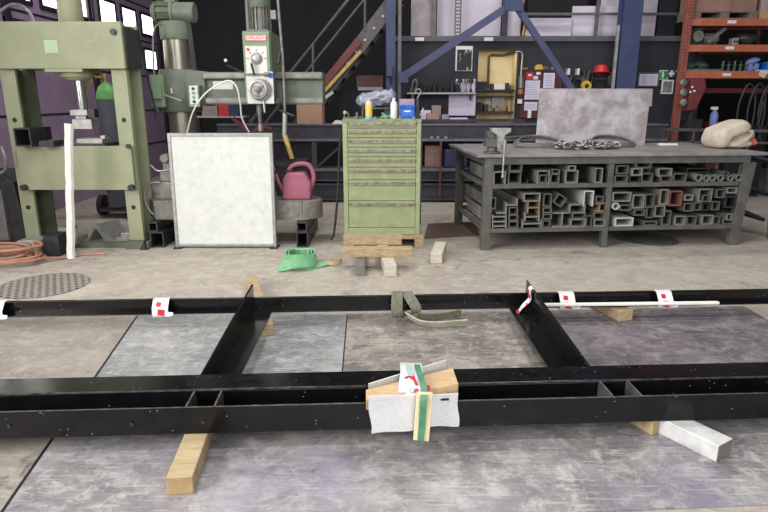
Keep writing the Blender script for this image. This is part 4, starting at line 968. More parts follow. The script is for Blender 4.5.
tb_(4,414,306,48,44,'rect','tube on the shelf floor, fourth from right'+LR,True)
tb_(4,400,216,42,28,'rect','small pale tube right of the red one'+LR,False,'tube_lt')
tb_(4,440,257,36,38,'rect','small square tube in the middle row, third from right'+LR)
tb_(4,475,206,66,62,'rect','large square tube with a small one inside, top row'+LR,False,'tube_lt')
tb_(4,476,219,34,32,'rect','small square tube inside the large one, top row'+LR,False,'tube',setb=-.01)
tb_(4,478,257,36,38,'rect','dark square tube in the middle row, second from right'+LR,False,'steel_dk')
tb_(4,486,307,56,46,'rect','pale square tube on the shelf floor, third from right'+LR,True,'tube_lt')
tb_(4,522,253,40,42,'rect','square tube with thick wall, rightmost but one of the middle row'+LR)
tb_(4,528,307,34,40,'rect','narrow tube on the shelf floor, second from right'+LR,True)
tb_(4,546,197,44,42,'rect','square tube near the right leg, top row'+LR)
tb_(4,597,183,52,28,'rect','pale flat tube highest beside the right leg'+LR,False,'tube_lt')
tb_(4,590,236,54,54,'rect','dark square tube beside the right leg, middle row'+LR,False,'steel_dk')
tb_(4,583,303,54,52,'rect','square tube nearest the right leg on the shelf floor'+LR,True)
tb_(4,583,304,30,30,'rect','small tube inside the one nearest the right leg'+LR,False,'tube_lt',setb=-.01)
# flat plate on the floor under the bench
o = B().cyl((2.72,5.95,0),(2.72,5.95,.012),.30,n=40).done('round_plate', M['steel']); tag(o, 'flat round steel plate lying on the floor under the workbench', 'plate')
o = B().hexa([G(424,239),G(480,236),G(474,222),G(428,224)]+[p+Vector((0,0,.006)) for p in (G(424,239),G(480,236),G(474,222),G(428,224))]).done('floor_plate', M['rust']); tag(o, 'rusty brown steel plate flat on the floor between tool cabinet and workbench', 'plate')
# vise
v0 = bl(.13,.10,.915)
t = thing('bench_vise', 'pale grey green bench vise on the left front corner of the workbench', 'vise', v0, BA)
L(B().bx(-.10,.02,-.05,.07,0,.02).lathe([(.05,.02),(.045,.06)],(-.04,.01,0)).bx(-.11,.0,-.045,.06,.06,.14).bx(-.10,-.03,-.045,.06,.14,.20), 'base', M['bench_frame'], t, bevel=.006)
L(B().prism([(-.01,.05),(.035,.05),(.05,.17),(.105,.205),(.105,.235),(-.075,.235),(-.075,.205),(-.02,.17)],'y',-.09,-.03), 'front_jaw', M['steel_lt'], t, bevel=.004)
L(B().bx(-.075,.06,-.02,.01,.19,.235).bx(-.045,.03,-.02,.05,.05,.19), 'rear_jaw', M['steel'], t, bevel=.004)
L(B().cyl((.03,-.13,.11),(.03,.03,.11),.027), 'screw', M['steel_lt'], t)
L(B().cyl((.035,-.14,.13),(.028,-.15,-.20),.009).blob((.028,-.15,-.20),(.013,.013,.016),n=8), 'handle_bar', M['steel_lt'], t)
# leaning zinc plate
t_ = B(); pl = [(1.70,.0),(2.95,.0),(2.98,.42),(3.01,.42),(3.015,.61),(1.735,.61)]
b = B().prism([(a-1.7,c) for a,c in pl],'y',0,.008)
T = Matrix.Translation(bl(.82,1.02,.915)) @ Matrix.Rotation(BA,4,'Z') @ Matrix.Rotation(-.12,4,'X')
b.move(T); o = b.done('zinc_plate', M['plate_worn']); tag(o, 'large worn zinc sheet plate standing upright on the workbench', 'metal plate')
# prop behind the plate
o = B().bx(.0,.9,0,.08,0,.10).move(Matrix.Translation(bl(1.0,1.13,.915)) @ Matrix.Rotation(BA,4,'Z')).done('support_bar', M['steel_dk']); tag(o, 'dark steel bar propping the zinc plate from behind', 'bar')
# wire rope coils
def coil(c, rx, ry, label, n=4, rnd=1):
    rg = random.Random(rnd); pts = []
    for k in range(n*20):
        a = 2*PI*k/20; f = 1-.055*(k/20)+rg.uniform(-.012,.012)
        pts.append((rx*f*math.cos(a), ry*f*math.sin(a), .012+.009*(k/20)+.06*max(0,math.sin(a)+.2)))
    o = B().tube(pts,.010,n=6).move(Matrix.Translation(c)).done('wire_rope', M['rope'], smooth=True); tag(o, label, 'wire rope')
coil(bl(.78,.80,.915),.27,.17,'left coil of grey wire rope before the zinc plate on the workbench',4,1)
coil(bl(1.58,.80,.915),.26,.17,'right coil of grey wire rope before the zinc plate on the workbench',4,2)
# chain heap
b = B(); rg = random.Random(5); px, py = .02,.0
for k in range(74):
    u = k/73; cx = -.22+.62*u+.03*math.sin(k*1.7); cy = .05*math.sin(k*.9)+.03*math.sin(k*2.3); cz = .02+.05*abs(math.sin(k*1.1))*(1-.5*u)
    R = Euler((rg.uniform(-.6,.6)+(PI/2 if k%2 else 0), rg.uniform(-.4,.4), rg.uniform(-.8,.8))).to_matrix()
    ring = [R @ Vector((.042*math.cos(a), .027*math.sin(a), 0))+Vector((cx,cy,max(cz,.02))) for a in [2*PI*i/10 for i in range(10)]]
    b.tube(ring,.0095,n=5,closed=True)
o = b.move(Matrix.Translation(bl(1.10,.50,.915)) @ Matrix.Rotation(BA,4,'Z')).done('steel_chain', M['chain'], smooth=True); tag(o, 'heap of worn steel chain in front of the zinc plate', 'chain')
# canvas sack
t = thing('canvas_sack', 'beige folded canvas bundle at the right end of the workbench', 'canvas bundle', bl(2.69,.55,.915), BA)
b = B().blob((.0,0,.185),(.175,.20,.075),(0,-.34,0),lump=.025,seed=2,e=.62).blob((-.105,0,.10),(.085,.19,.10),(0,.15,0),lump=.025,seed=3,e=.7)
b.blob((.05,.02,.05),(.18,.19,.05),(0,0,.1),lump=.04,seed=4,e=.65).blob((.15,.03,.115),(.13,.16,.05),(0,-.38,.2),lump=.04,seed=5,e=.62).blob((.10,-.12,.10),(.11,.06,.022),(.3,-.5,.1),lump=.03,seed=6,e=.7)
L(b, 'folded_canvas', M['canvas'], t, remesh=.014)
L(B().blob((.225,-.05,.075),(.045,.10,.055),(.2,-.4,0),lump=.05,seed=7), 'red_lining', M['canvas_red'], t, smooth=True)
o = B().bx(2.36,2.55,1.0,1.06,.90,.925).move(Matrix.Translation((0,0,0))).done if False else None
o = B().bx(-.10,.10,-.03,.03,0,.02).move(Matrix.Translation(bl(2.30,.95,.915))).done('white_box', M['white'], bevel=.002); tag(o, 'flat white box behind the canvas bundle on the workbench', 'box')
# trestle at right
t = thing('steel_trestle', 'dark blue steel trestle standing right of the workbench', 'trestle', (3.9,6.1,0))
B().bar((4.04,6.0,0),(3.94,6.0,.93),.06,.05).done('leg', M['steel'], t)
B().bar((3.80,6.62,.0),(3.80,6.62,.93),.05,.05).done('leg', M['trestle'], t)
for z in (.18,.45,.78):
    b = B().cyl((3.78,6.62,z+.09),(4.0,6.1,z),.055,.02); b.done('spike_arm', M['trestle'], t)
B().bar((3.88,6.0,.93),(4.8,6.05,.93),.06,.06).done('top_rail', M['steel'], t)
# ================================================================== GIRDER STACK
GY = 8.3
t = thing('girder_frame', 'long dark grey stack frame of welded girders along the back', 'girder frame', (.8,8.4,0))
GX0, GX1 = -2.3, 3.9
B().bx(GX0,GX1,GY,GY+.55,1.065,1.08).bx(GX0,GX1,GY+.02,GY+.035,.885,1.065).bx(GX0,GX1,GY-.06,GY+.5,.855,.885).done('top_girder', M['girder'], t)
B().bx(GX0,GX1,GY-.01,GY-.002,1.062,1.083).bx(GX0,GX1,GY-.066,GY-.06,.853,.887).done('flange_edge', M['girder_top'], t)
for z0, z1 in ((.44,.48),(.30,.33),(.24,.27)):
    B().bx(GX0,GX1,GY-.05,GY+.3,z0,z1).bx(GX0,GX1,GY-.054,GY-.05,z0-.0,z1).done('rail', M['girder_top'] if z0 > .4 else M['girder'], t)
B().bx(GX0,GX1,GY+.02,GY+.035,.33,.44).bx(GX0,GX1,GY+.0,GY+.03,.05,.24).bx(GX0,GX1,GY-.05,GY+.3,.03,.06).done('lower_web', M['girder'], t)
for xx in (-2.1,-1.0,.02,1.35,1.95,3.2):
    B().bx(xx,xx+.07,GY-.05,GY+.02,.48,.855).done('post', M['girder'], t)
B().bar((-.93,GY,.5),(-.55,GY,.83),.04,.03).done('diagonal', M['girder'], t); B().bar((-.25,GY,.83),(.0,GY,.5),.04,.03).done('diagonal', M['girder'], t)
B().bx(-.55,-.1,GY+.3,GY+.33,.48,.86).bx(.1,.5,GY+.3,GY+.33,.48,.86).bx(-2.1,-1.0,GY+.3,GY+.33,.48,.86).done('rear_web', M['girder'], t)
for xx in (-2.2,-.4,1.4,3.4): B().bx(xx,xx+.12,GY+.05,GY+.45,0,.03).done('foot', M['steel_dk'], t)
B().bx(.765,.795,GY-.09,GY-.068,.10,.86).done('red_strap', M['red_dk'], t)
# stuff in the girder frame
o = B().bx(.58,.80,GY+.10,GY+.28,.485,.78).done('fibre_board', M['pinkwood'], bevel=.004); tag(o, 'pinkish board standing inside the girder frame left of the dark blue case', 'board')
t = thing('dark_case', 'dark blue plastic case inside the girder frame right of the pinkish board', 'case', (1.0,GY+.1,.485)); B().bx(.84,1.17,GY+.0,GY+.25,.485,.74).done('body', M['dark_blue'], t, bevel=.02); B().tube([(.93,GY,.74),(.95,GY,.78),(1.06,GY,.78),(1.08,GY,.74)],.012,sub=3).done('handle', M['dark_blue'], t)
o = B().lathe([(.06,0),(.065,.01),(.065,.09),(.03,.11)],(1.26,GY+.1,.485)).done('small_canister', M['steel_dk']); tag(o, 'small dark canister right of the dark blue case in the girder frame', 'canister')
o = B().bx(1.36,1.48,GY+.15,GY+.3,.66,.76).bx(1.40,1.44,GY+.18,GY+.26,.485,.66).done('small_lamp', M['steel'], bevel=.004); tag(o, 'small grey box on a stem in the girder frame near the bench', 'box')
# objects on the girder flange
for k, (px, lb) in enumerate([(432,'nut on the girder ledge, leftmost of three'),(438,'nut on the girder ledge, middle of three'),(446,'nut on the girder ledge, rightmost of three')]):
    p = P(px,139,GY-.03); o = B().pipe((p.x,GY-.03,.885),(p.x,GY-.03,.915),.025,.01,n=6).done('hex_nut', M['steel_lt']); tag(o, lb, 'nut', 'nuts on the girder ledge')
o = B().bx(.97,1.13,GY-.05,GY+.0,.885,.93).done('clamp_piece', M['dark_blue'], bevel=.004); tag(o, 'dark blue clamp piece on the girder ledge', 'clamp')
o = B().bar((1.62,GY-.03,.90),(1.95,GY-.03,.925),.03,.02).done('flat_bar', M['steel']); tag(o, 'short grey flat bar on the girder ledge behind the vise', 'bar')
# cardboard box on girder at left + white papers
o = thing('cardboard_box', 'brown cardboard box on the girder left of the tool cabinet', 'cardboard box', (-1.02,GY+.2,1.08))
B().bx(-1.20,-.85,GY+.05,GY+.4,1.08,1.41).done('box_body', M['cardboard'], o, bevel=.004); B().bx(-1.20,-.85,GY+.045,GY+.22,1.41,1.415).done('flap', M['cardboard'], o)
o = B().prism([(-.72,1.08),(-.40,1.08),(-.44,1.095),(-.68,1.125)],'y',GY+.05,GY+.3).done('paper_stack', M['white']); tag(o, 'loose white papers on the girder beside the cardboard box', 'paper')
# shelf behind drill with red and blue packet
t = thing('wall_shelf', 'narrow grey shelf seen under the drill arm', 'shelf', (-2.2,8.6,1.1)); B().bx(-2.7,-1.95,8.45,8.8,1.16,1.18).done('board', M['steel_lt'], t)
B().bx(-2.7,-2.66,8.75,8.8,0,1.16).done('upright', M['steel_dk'], t); B().bx(-2.0,-1.96,8.75,8.8,0,1.16).done('upright', M['steel_dk'], t)
o = B().bx(-2.31,-2.17,8.48,8.7,1.18,1.42).done('packet', M['red'], bevel=.003); tag(o, 'red packet on the shelf under the drill arm', 'packet')
o = B().bx(-2.165,-2.02,8.46,8.7,1.18,1.34).done('packet', M['dark_blue'], bevel=.003); tag(o, 'blue packet right of the red one on the shelf under the drill arm', 'packet')
o = B().bx(-2.55,-2.33,8.5,8.7,1.18,1.36).done('carton', M['crate_b'], bevel=.003); tag(o, 'grey carton left of the red packet under the drill arm', 'carton')
# ================================================================== OFFICE WALL ITEMS
def wb(x0,y0,x1,y1,Y,th,mb=None):
    a = P(x0,y0,Y); c = P(x1,y1,Y); mb = mb or B(); return mb.bx(min(a.x,c.x),max(a.x,c.x),Y,Y+th,min(a.z,c.z),max(a.z,c.z))
# blue columns and braces
t = thing('steel_column', 'slim blue steel column left of the shelf with a small hoist box', 'steel column', P(397,200,8.9)*1.0)
cx = P(397,50,8.9).x
B().bx(.03,.16,8.84,8.86,0,5.9).bx(.03,.16,9.0,9.02,0,5.9).bx(.085,.105,8.86,9.0,0,5.9).done('profile', M['blue'], t)
B().bx(.04,.12,8.72,8.84,1.72,1.87).bx(.06,.13,8.74,8.84,1.45,1.6).done('switch_box', M['blue'], t, bevel=.006)
B().cyl((.10,8.78,1.52),(.10,8.78,1.72),.01).done('cable', M['black'], t)
B().bx(.20,.245,8.86,8.92,0,5.9).done('conduit', M['rail'], t)
t = thing('steel_column', 'wide blue steel column behind the zinc plate', 'steel column', (3.47,8.9,0))
B().bx(3.345,3.61,8.82,8.85,0,5.9).bx(3.345,3.61,9.02,9.05,0,5.9).bx(3.46,3.50,8.85,9.02,0,5.9).done('profile', M['blue'], t)
B().bx(3.29,3.325,8.86,8.90,0,2.42).done('conduit', M['alu'], t)
t = thing('diagonal_brace', 'blue diagonal bracing fanning down from a node plate over the niche', 'brace', P(512,3,8.75))
n0 = P(514,-2,8.72); 
B().bx(n0.x-.12,n0.x+.12,8.68,8.72,n0.z-.17,n0.z+.4).done('node_plate', M['blue'], t)
B().bar(n0+Vector((-.03,.03,-.08)), P(404,76,8.75), .07,.10).done('brace_bar', M['blue_brace'], t)
B().bar(n0+Vector((.03,.03,-.08)), P(572,90,8.75), .07,.085).done('brace_bar', M['blue_brace'], t)
e_ = P(404,76,8.74); B().bx(e_.x-.08,e_.x+.06,8.70,8.73,e_.z-.09,e_.z+.06).done('gusset_plate', M['blue'], t)
# poster
t = thing('wall_poster', 'black and white poster with pale border on the dark wall', 'poster', P(462,72,9.38))
wb(456,46,472,71,9.385,.012).done('paper', M['white'], t); wb(457.3,49.5,471.3,70.5,9.381,.005).done('print', M['pic_black'], t)
# shelf
t = thing('wall_shelf', 'long pale wall shelf carrying bottles left of the niche', 'shelf', P(440,93,9.2))
wb(407,92.4,476,94.2,9.15,.24).done('board', M['alu'], t)
for px in (412,470): wb(px,94.2,px+1.2,100,9.3,.1).done('bracket', M['steel_dk'], t)
zs = P(440,92.4,9.25).z
names = ['first','second','third','fourth','fifth','sixth','seventh']
for k, px in enumerate((421,429,434,440,446,452,457)):
    p = P(px,92,9.27); h = (.14,.10,.17,.13,.12,.18,.16)[k]
    o = B().lathe([(.03,0),(.032,.01),(.032,h*.65),(.012,h*.8),(.012,h),(.01,h+.004)],(p.x,9.27,zs)).done('dark_bottle', M['black']); tag(o, names[k]+' dark bottle from the left on the pale wall shelf', 'bottle', 'dark bottles on the wall shelf')
t = thing('angle_bracket', 'grey hook tool at the left end of the pale wall shelf', 'tool', P(414,90,9.2)); 
B().tube([P(411,92,9.2),P(413,82,9.2),P(416,80,9.2),P(417,86,9.2),P(414,91,9.2)],.018,sub=4).done('hook', M['steel'], t); B().cyl(P(413,92,9.2),P(412,104,9.2),.02).done('shank', M['steel'], t)
wp = thing('white_board', 'white back panel with round tools at the right end of the shelf', 'panel', P(467,86,9.3)); wb(456,79,475,92.2,9.36,.02).done('sheet', M['paper'], wp)
for k, px in enumerate((460,466,471)):
    p = P(px,92,9.22); o = B().lathe([(.02,0),(.02,.05),(.008,.06),(.008,.13),(.035,.14),(.035,.19),(.01,.2)],(p.x,9.24,zs)).done('punch_tool', M['steel_dk'] if k != 1 else M['steel']); tag(o, ('left','middle','right')[k]+' knobbed tool before the white panel on the shelf', 'tool', 'knobbed tools on the shelf')
o = wb(449,95,475,115.5,9.36,.04).done('whiteboard', M['paper']); tag(o, 'whiteboard under the pale wall shelf', 'whiteboard')
# counter below
t = thing('counter_top', 'dark counter running along the back wall under the shelf', 'counter', (1.3,9.2,1.05)); B().bx(.3,2.1,9.0,9.38,1.08,1.12).done('board', M['girder'], t); B().bx(.3,.36,9.02,9.38,0,1.08).bx(1.2,1.26,9.02,9.38,0,1.08).bx(2.04,2.1,9.02,9.38,0,1.08).done('side_panel', M['wall_dark'], t)
zc = 1.12
def cbox(x0,x1,y,h,m,name,label,cat,z=zc,d=.2):
    a = P(x0,110,y).x; c = P(x1,110,y).x; o = B().bx(a,c,y,y+d,z,z+h).done(name, M[m], bevel=.003); return tag(o, label, cat)
cbox(421,431,9.15,.13,'paper','document_box','left grey white document box on the counter','box')
cbox(432,441,9.15,.20,'crate_b','document_box','taller document box second from left on the counter','box')
cbox(427,439,9.03,.09,'cardboard','cardboard_box','small brown box before the document boxes on the counter','box',d=.1)
cbox(442,449,9.1,.07,'lilac_card','carton','small lilac carton left of the whiteboard foot','carton')
cbox(450,468,9.05,.02,'paper','paper_stack','low paper stack before the whiteboard on the counter','paper')
cbox(421,426,9.04,.06,'lilac','paper_stack','small paper pile at the left end of the counter','paper',d=.08)
# niche contents
t = thing('niche_shelf', 'upper dark shelf board inside the yellow niche', 'shelf', (1.73,9.8,1.38)); wb(476.5,89.5,517,91,9.56,.35).done('board', M['steel_dk'], t)
t = thing('niche_shelf', 'middle dark shelf rail inside the yellow niche', 'shelf', (1.73,9.8,1.3)); wb(476.5,95.5,517,96.6,9.56,.35).done('board', M['steel_dk'], t)
t = thing('niche_shelf', 'lower dark shelf board inside the yellow niche', 'shelf', (1.73,9.8,1.1)); wb(476.5,111.5,517,113,9.56,.4).done('board', M['steel_dk'], t)
z9 = P(490,89.5,9.6).z; z13 = P(490,111.5,9.6).z
def nb_(x0,x1,h,m,name,label,cat,z=z9,Y=9.62,d=.15):
    a = P(x0,88,Y).x; c = P(x1,88,Y).x; o = B().bx(a,c,Y,Y+d,z,z+h).done(name, M[m], bevel=.004); return tag(o, label, cat)
nb_(477,487,.12,'black','black_box','black box at the left on the upper niche shelf','box')
nb_(494,505,.085,'white','paper_roll','white roll lying on the upper niche shelf','roll')
nb_(491,493.5,.09,'steel_dk','jar','dark jar left of the white roll in the niche','jar')
nb_(506,509,.10,'steel_dk','jar','dark jar right of the white roll in the niche','jar')
nb_(511,514,.07,'brass','jar','brass coloured jar at the right on the upper niche shelf','jar')
o = wb(484.5,98.5,491,105.5,9.81,.05).done('socket_box', M['white'], bevel=.004); tag(o, 'white socket box on the niche wall', 'socket')
b = B()
for k in range(6): b.bar(P(493+k*2,97,9.7),P(492.5+k*2.1,107+1.5*math.sin(k*2),9.7),.02,.01)
o = b.done('tool_strip', M['steel_lt']); tag(o, 'row of pale hanging tools on the middle niche rail', 'tools')
nb_(477,483,.14,'black','black_box','black tool case at the left on the lower niche shelf','case',z13)
nb_(485,489,.11,'steel_dk','canister','dark canister beside the tool case on the lower niche shelf','canister',z13)
t = thing('red_handle_tool', 'tool with a red cap on the lower niche shelf', 'tool', P(507,111,9.62)); B().bx(P(506,110,9.62).x,P(508,110,9.62).x,9.62,9.66,z13,z13+.05).done('shank', M['steel_dk'], t); B().lathe([(.02,0),(.025,.02),(.01,.05)],(P(507,108,9.64).x,9.64,z13+.05)).done('cap', M['red'], t)
nb_(496,502,.06,'steel','canister','grey block in the middle of the lower niche shelf','block',z13)
o = B().tube([P(488,88,9.83),P(488.5,72,9.83),P(489,56.5,9.83),P(492,55,9.83),P(503,55.5,9.83),P(510,53.5,9.81),P(517,51.5,9.6)],.018,n=8).done('copper_pipe', M['rust'], smooth=True); tag(o, 'brown pipe running up and across inside the yellow niche', 'pipe')
t = thing('air_hose_reel', 'grey air line with orange fitting hanging at the right jamb of the niche', 'air line', P(521,75,9.3))
B().tube([P(515,52,9.3),P(521,52,9.3),P(522.5,56,9.3),P(521.5,68,9.3),P(521,80,9.3)],.013,sub=4).done('pipe', M['steel_lt'], t); B().cyl(P(521,76,9.3),P(521,88,9.3),.04).done('filter', M['steel'], t); B().cyl(P(520.5,89,9.3),P(520.5,94,9.3),.04).done('orange_fitting', M['orange'], t); wb(518,99,522,103.5,9.3,.03).done('tag_card', M['white'], t); B().cyl(P(520.5,94,9.3),P(520,99,9.3),.02).done('lower_tube', M['steel_dk'], t)
# notice board
t = thing('notice_board', 'maroon notice board with papers right of the niche', 'notice board', P(540,90,9.35))
wb(522,70,559,118,9.36,.03).done('board', M['cork'], t)
def lines(x0,y0,x1,y1,Y,n):
    b = B()
    for k in range(n):
        y = y0+(y1-y0)*(k+.7)/(n+.4); wb(x0,y-.18,x1-(k*37%5)*.25,y+.18,Y,.001,b)
    return b
for i, q in enumerate([(525.5,80.5,539,99.5),(524.5,102,537,110.5),(544,73,554,88)]):
    pp_ = wb(*q,9.352,.004).done('paper', M['paper'], t); lines(q[0]+1,q[1]+1,q[2]-1,q[3]-1,9.3505,7 if i != 1 else 3).done('print_lines', M['paper_ln'], pp_)
rp = wb(526.5,72.8,533,79.6,9.35,.005).done('red_notice', M['red'], t); wb(528.5,74.2,531.5,76,9.3485,.001).done('mark', M['white'], rp)
wb(533.5,76,538,79.5,9.352,.004).done('paper_slip', M['paper'], t); wb(536.5,72,540.5,74.8,9.352,.004).done('paper_slip', M['white'], t)
wb(528,110.5,531,118,9.35,.008).done('white_tag', M['white'], t)
zt = P(540,69.8,9.35).z
for (px, w, h, m, lb, c) in ((525,.09,.035,'orange','orange earmuff on the notice board top','earmuff'),(539,.12,.075,'yellow','yellow tape holder on top of the notice board','tape holder'),(546,.10,.05,'press_dark','dark green glove bundle on top of the notice board','glove'),(554,.08,.05,'press_green','pale green bundle at the right of the notice board top','glove')):
    p = P(px,70,9.35); b = B().bx(p.x-w/2,p.x+w/2,9.34,9.40,zt,zt+h*.6).prism([(p.x-w/2,zt+h*.6),(p.x+w/2,zt+h*.6),(p.x+w*.3,zt+h),(p.x-w*.25,zt+h)],'y',9.34,9.40)
    o = b.done(c.replace(' ','_'), M[m], bevel=.006); tag(o, lb, c)
# tool wall with helmet
t = thing('tool_rack', 'dark wall rack with hooks behind the zinc plate', 'rack', P(585,90,9.38)); wb(562,76,616,80,9.36,.03).done('rail', M['girder'], t)
for k, (px, py) in enumerate(((568,71),(577.5,71))):
    o = wb(px,py-2.5,px+2,py+4,9.3,.1).done('white_tube_holder', M['white'], bevel=.004); tag(o, ('left','right')[k]+' white tube hanging on the wall behind the zinc plate', 'tube')
t = thing('safety_helmet', 'red helmet hanging on the tool wall behind the zinc plate', 'helmet', P(601,67,9.28)); c = P(601,69,9.28)
b = B(); b.lathe([(.14,0),(.135,.004),(.115,.012),(.108,.05),(.085,.095),(.04,.115),(.005,.12)],(c.x,9.26,c.z-.05)); b.done('shell', M['red'], t, smooth=True)
B().tube([P(594,71,9.3),P(597,74,9.3),P(602,74.5,9.3),P(608,72,9.3),P(607,68,9.3)],.025,sub=4).done('strap', M['red_dk'], t, smooth=True)
t = thing('tape_reel', 'yellow round reel hanging behind the top edge of the zinc plate', 'reel', P(586,86,9.28)); c = P(586,86,9.28); B().cyl((c.x,9.3,c.z),(c.x,9.4,c.z),.012).done('peg', M['steel_dk'], t)
B().lathe([(.03,-.03),(.075,-.03),(.08,0),(.075,.03),(.03,.03)],(c.x,9.28,c.z),'y').done('disc', M['yellow'], t); B().cyl((c.x,9.24,c.z),(c.x,9.25,c.z),.03).done('hub', M['black'], t)
for k, (px, py, r) in enumerate(((572,80,.07),(590,76,.08),(612,78,.08))):
    c = P(px,py,9.3); b = B().cyl((c.x,9.28,c.z+r*1.4-.03),(c.x,9.4,c.z+r*1.4-.03),.012)
    for j in range(4): b.tube([(c.x+(r-.012*j)*math.cos(a)*.7, 9.30-.01*j, c.z-.03+(r*1.5-.012*j)*math.sin(a)) for a in [2*PI*i/16 for i in range(16)]],.008,n=6,closed=True)
    o = b.done('cable_bundle', M['steel_dk'], smooth=True); tag(o, ('left','middle','right')[k]+' dark cable bundle hung on the tool wall', 'cable', 'cable bundles on the tool wall')
t = thing('angle_grinder', 'dark power tool with a brown guard hanging above the yellow reel', 'power tool', P(585,77,9.3)); c = P(585,77,9.3)
B().cyl((c.x-.02,9.3,c.z+.1),(c.x,9.3,c.z-.02),.03).done('body', M['steel_dk'], t); B().lathe([(.06,-.01),(.06,.01)],(c.x,9.29,c.z-.04),'y').done('guard', M['rust'], t)
# notices near column
t = thing('framed_notice', 'framed white notice on the dark wall right of the blue column', 'notice', P(647,80,9.38)); wb(638.5,72.5,658.5,87,9.37,.02).done('frame', M['gas_grey'], t); wb(640,74,657,85.6,9.364,.006).done('paper', M['paper'], t); lines(641,75,647.5,85,9.362,5).done('print_lines', M['paper_ln'], t); lines(649.5,75,656,85,9.362,5).done('print_lines', M['paper_ln'], t)
t = thing('first_aid_sign', 'green and white first aid and escape sign on the dark wall', 'sign', P(667,75,9.38))
wb(659.8,70.2,667.8,79.6,9.374,.012).done('green_panel', M['white'], t); wb(660.6,71,667.1,79,9.371,.003).done('green_field', M['sign_green'], t)
b = B(); c = P(663.7,72.6,9.37); b.cyl((c.x-.01,9.369,c.z),(c.x-.01,9.371,c.z),.014,n=12)
c = P(663.5,75.5,9.37)
for (a0_,a1_,wd) in (((-.01,.03),(-.005,-.03),.026),((-.01,.02),(.03,.0),.010),((-.01,.02),(-.04,.0),.010),((-.005,-.03),(.02,-.06),.012),((-.005,-.03),(-.03,-.06),.012)):
    b.bar((c.x+a0_[0],9.370,c.z+a0_[1]),(c.x+a1_[0],9.370,c.z+a1_[1]),wd,.002,roll=0)
b.done('pictogram', M['white'], t)
wb(668.2,70.2,675,77,9.374,.012).done('cross_panel', M['gas_grey'], t); c = P(671.6,73.6,9.37)
B().bx(c.x-.045,c.x+.045,9.370,9.374,c.z-.015,c.z+.015).bx(c.x-.015,c.x+.015,9.3702,9.374,c.z-.045,c.z+.045).done('cross', M['white'], t)
t = thing('grey_poster', 'small white framed grey picture below the green sign', 'picture', P(667,87,9.38)); wb(662.3,79.9,672.5,93.9,9.376,.01).done('frame', M['white'], t); wb(663.7,81.3,671.2,92.5,9.373,.004).done('print', M['grey_pic'], t)
# dark railing behind bench right
t = thing('low_railing', 'low dark railing behind the workbench at right', 'railing', P(690,130,8.55)); B().bar(P(640,129,8.55),P(768,131,8.55),.04,.04).bar(P(640,142,8.55),P(768,143,8.55),.03,.03).done('rail', M['rail'], t)
for px in (642,668,694,722,750): B().bar(P(px,129,8.55),Vector((P(px,129,8.55).x,8.55,0)),.03,.03).done('post', M['rail'], t)
# ================================================================== UPPER STORAGE FLOOR
MZ = 2.325
def panel(x0,x1,ytop,Y,m,label,bot=None,th=.04):
    a = P(x0,20,Y).x; c = P(x1,20,Y).x; zt_ = P(x0,ytop,Y).z
    o = B().bx(a,c,Y,Y+th,bot or MZ,zt_).done('stored_panel', M[m], bevel=.004); return tag(o, label, 'panel', 'panels stored on the upper floor')
panel(411,433,-25,9.55,'lilac_old','stained grey panel, first from the left on the upper floor')
panel(437,501,-25,9.65,'lilac','large plain white panel left of the brace node on the upper floor')
panel(508,521,11,9.56,'lilac','small white panel under the brace node on the upper floor')
panel(526,572,18,9.56,'lilac','low white panel right of the brace node on the upper floor')
panel(572,622,6,9.62,'lilac','taller white panel left of the wide blue column on the upper floor')
panel(600,618,-15,9.9,'lilac','narrow tall white panel behind the taller one on the upper floor')
panel(637,656,-25,9.58,'lilac','white panel right of the wide blue column on the upper floor')
panel(658,676,-25,9.7,'wall_dark','dark panel with spots beside the orange rack on the upper floor')
o = B().bx(P(528,0,10.2).x,P(588,0,10.2).x,10.2,10.3,MZ,3.5).done('black_screen', M['wall_black']); tag(o, 'black screen behind the low white panel on the upper floor', 'screen')
for k, (px0, px1) in enumerate(((415,424),(484,493))):
    o = B().bx(P(px0,41,9.35).x,P(px1,41,9.35).x,9.32,9.35,2.25,2.30).done('white_clip', M['white'], bevel=.003); tag(o, ('left','right')[k]+' white clip on the edge of the upper floor', 'clip', 'clips on the floor edge')
t = thing('upper_railing', 'grey railing of posts and rails in front of the stored panels', 'railing', P(500,30,9.42)); 
B().bar(P(520,14,9.44),P(687,14,9.44),.035,.035).done('rail', M['rail'], t)
for px, m in ((434,'rail'),(505,'girder'),(597,'rail'),(686,'rail')):
    w = {434:.06,505:.08}.get(px,.04); p = P(px,20,9.46); B().bx(p.x-w/2,p.x+w/2,9.44,9.5,MZ,3.6).done('post', M[m], t)
p = P(458,20,9.42); b = B().bx(p.x-.05,p.x-.035,9.40,9.44,MZ,3.6).bx(p.x+.03,p.x+.045,9.40,9.44,MZ,3.6)
for k in range(24): b.bx(p.x-.035,p.x+.03,9.41,9.43,MZ+.05*k,MZ+.05*k+.02)
b.done('perforated_rail', M['rail'], t)
o = B().tube([P(523,36,9.42),P(525,22,9.42),P(522,8,9.42),P(526,-5,9.42)],.028,sub=5).done('brass_pipe', M['brass'], smooth=True); tag(o, 'brownish pipe rising beside the brace node', 'pipe')
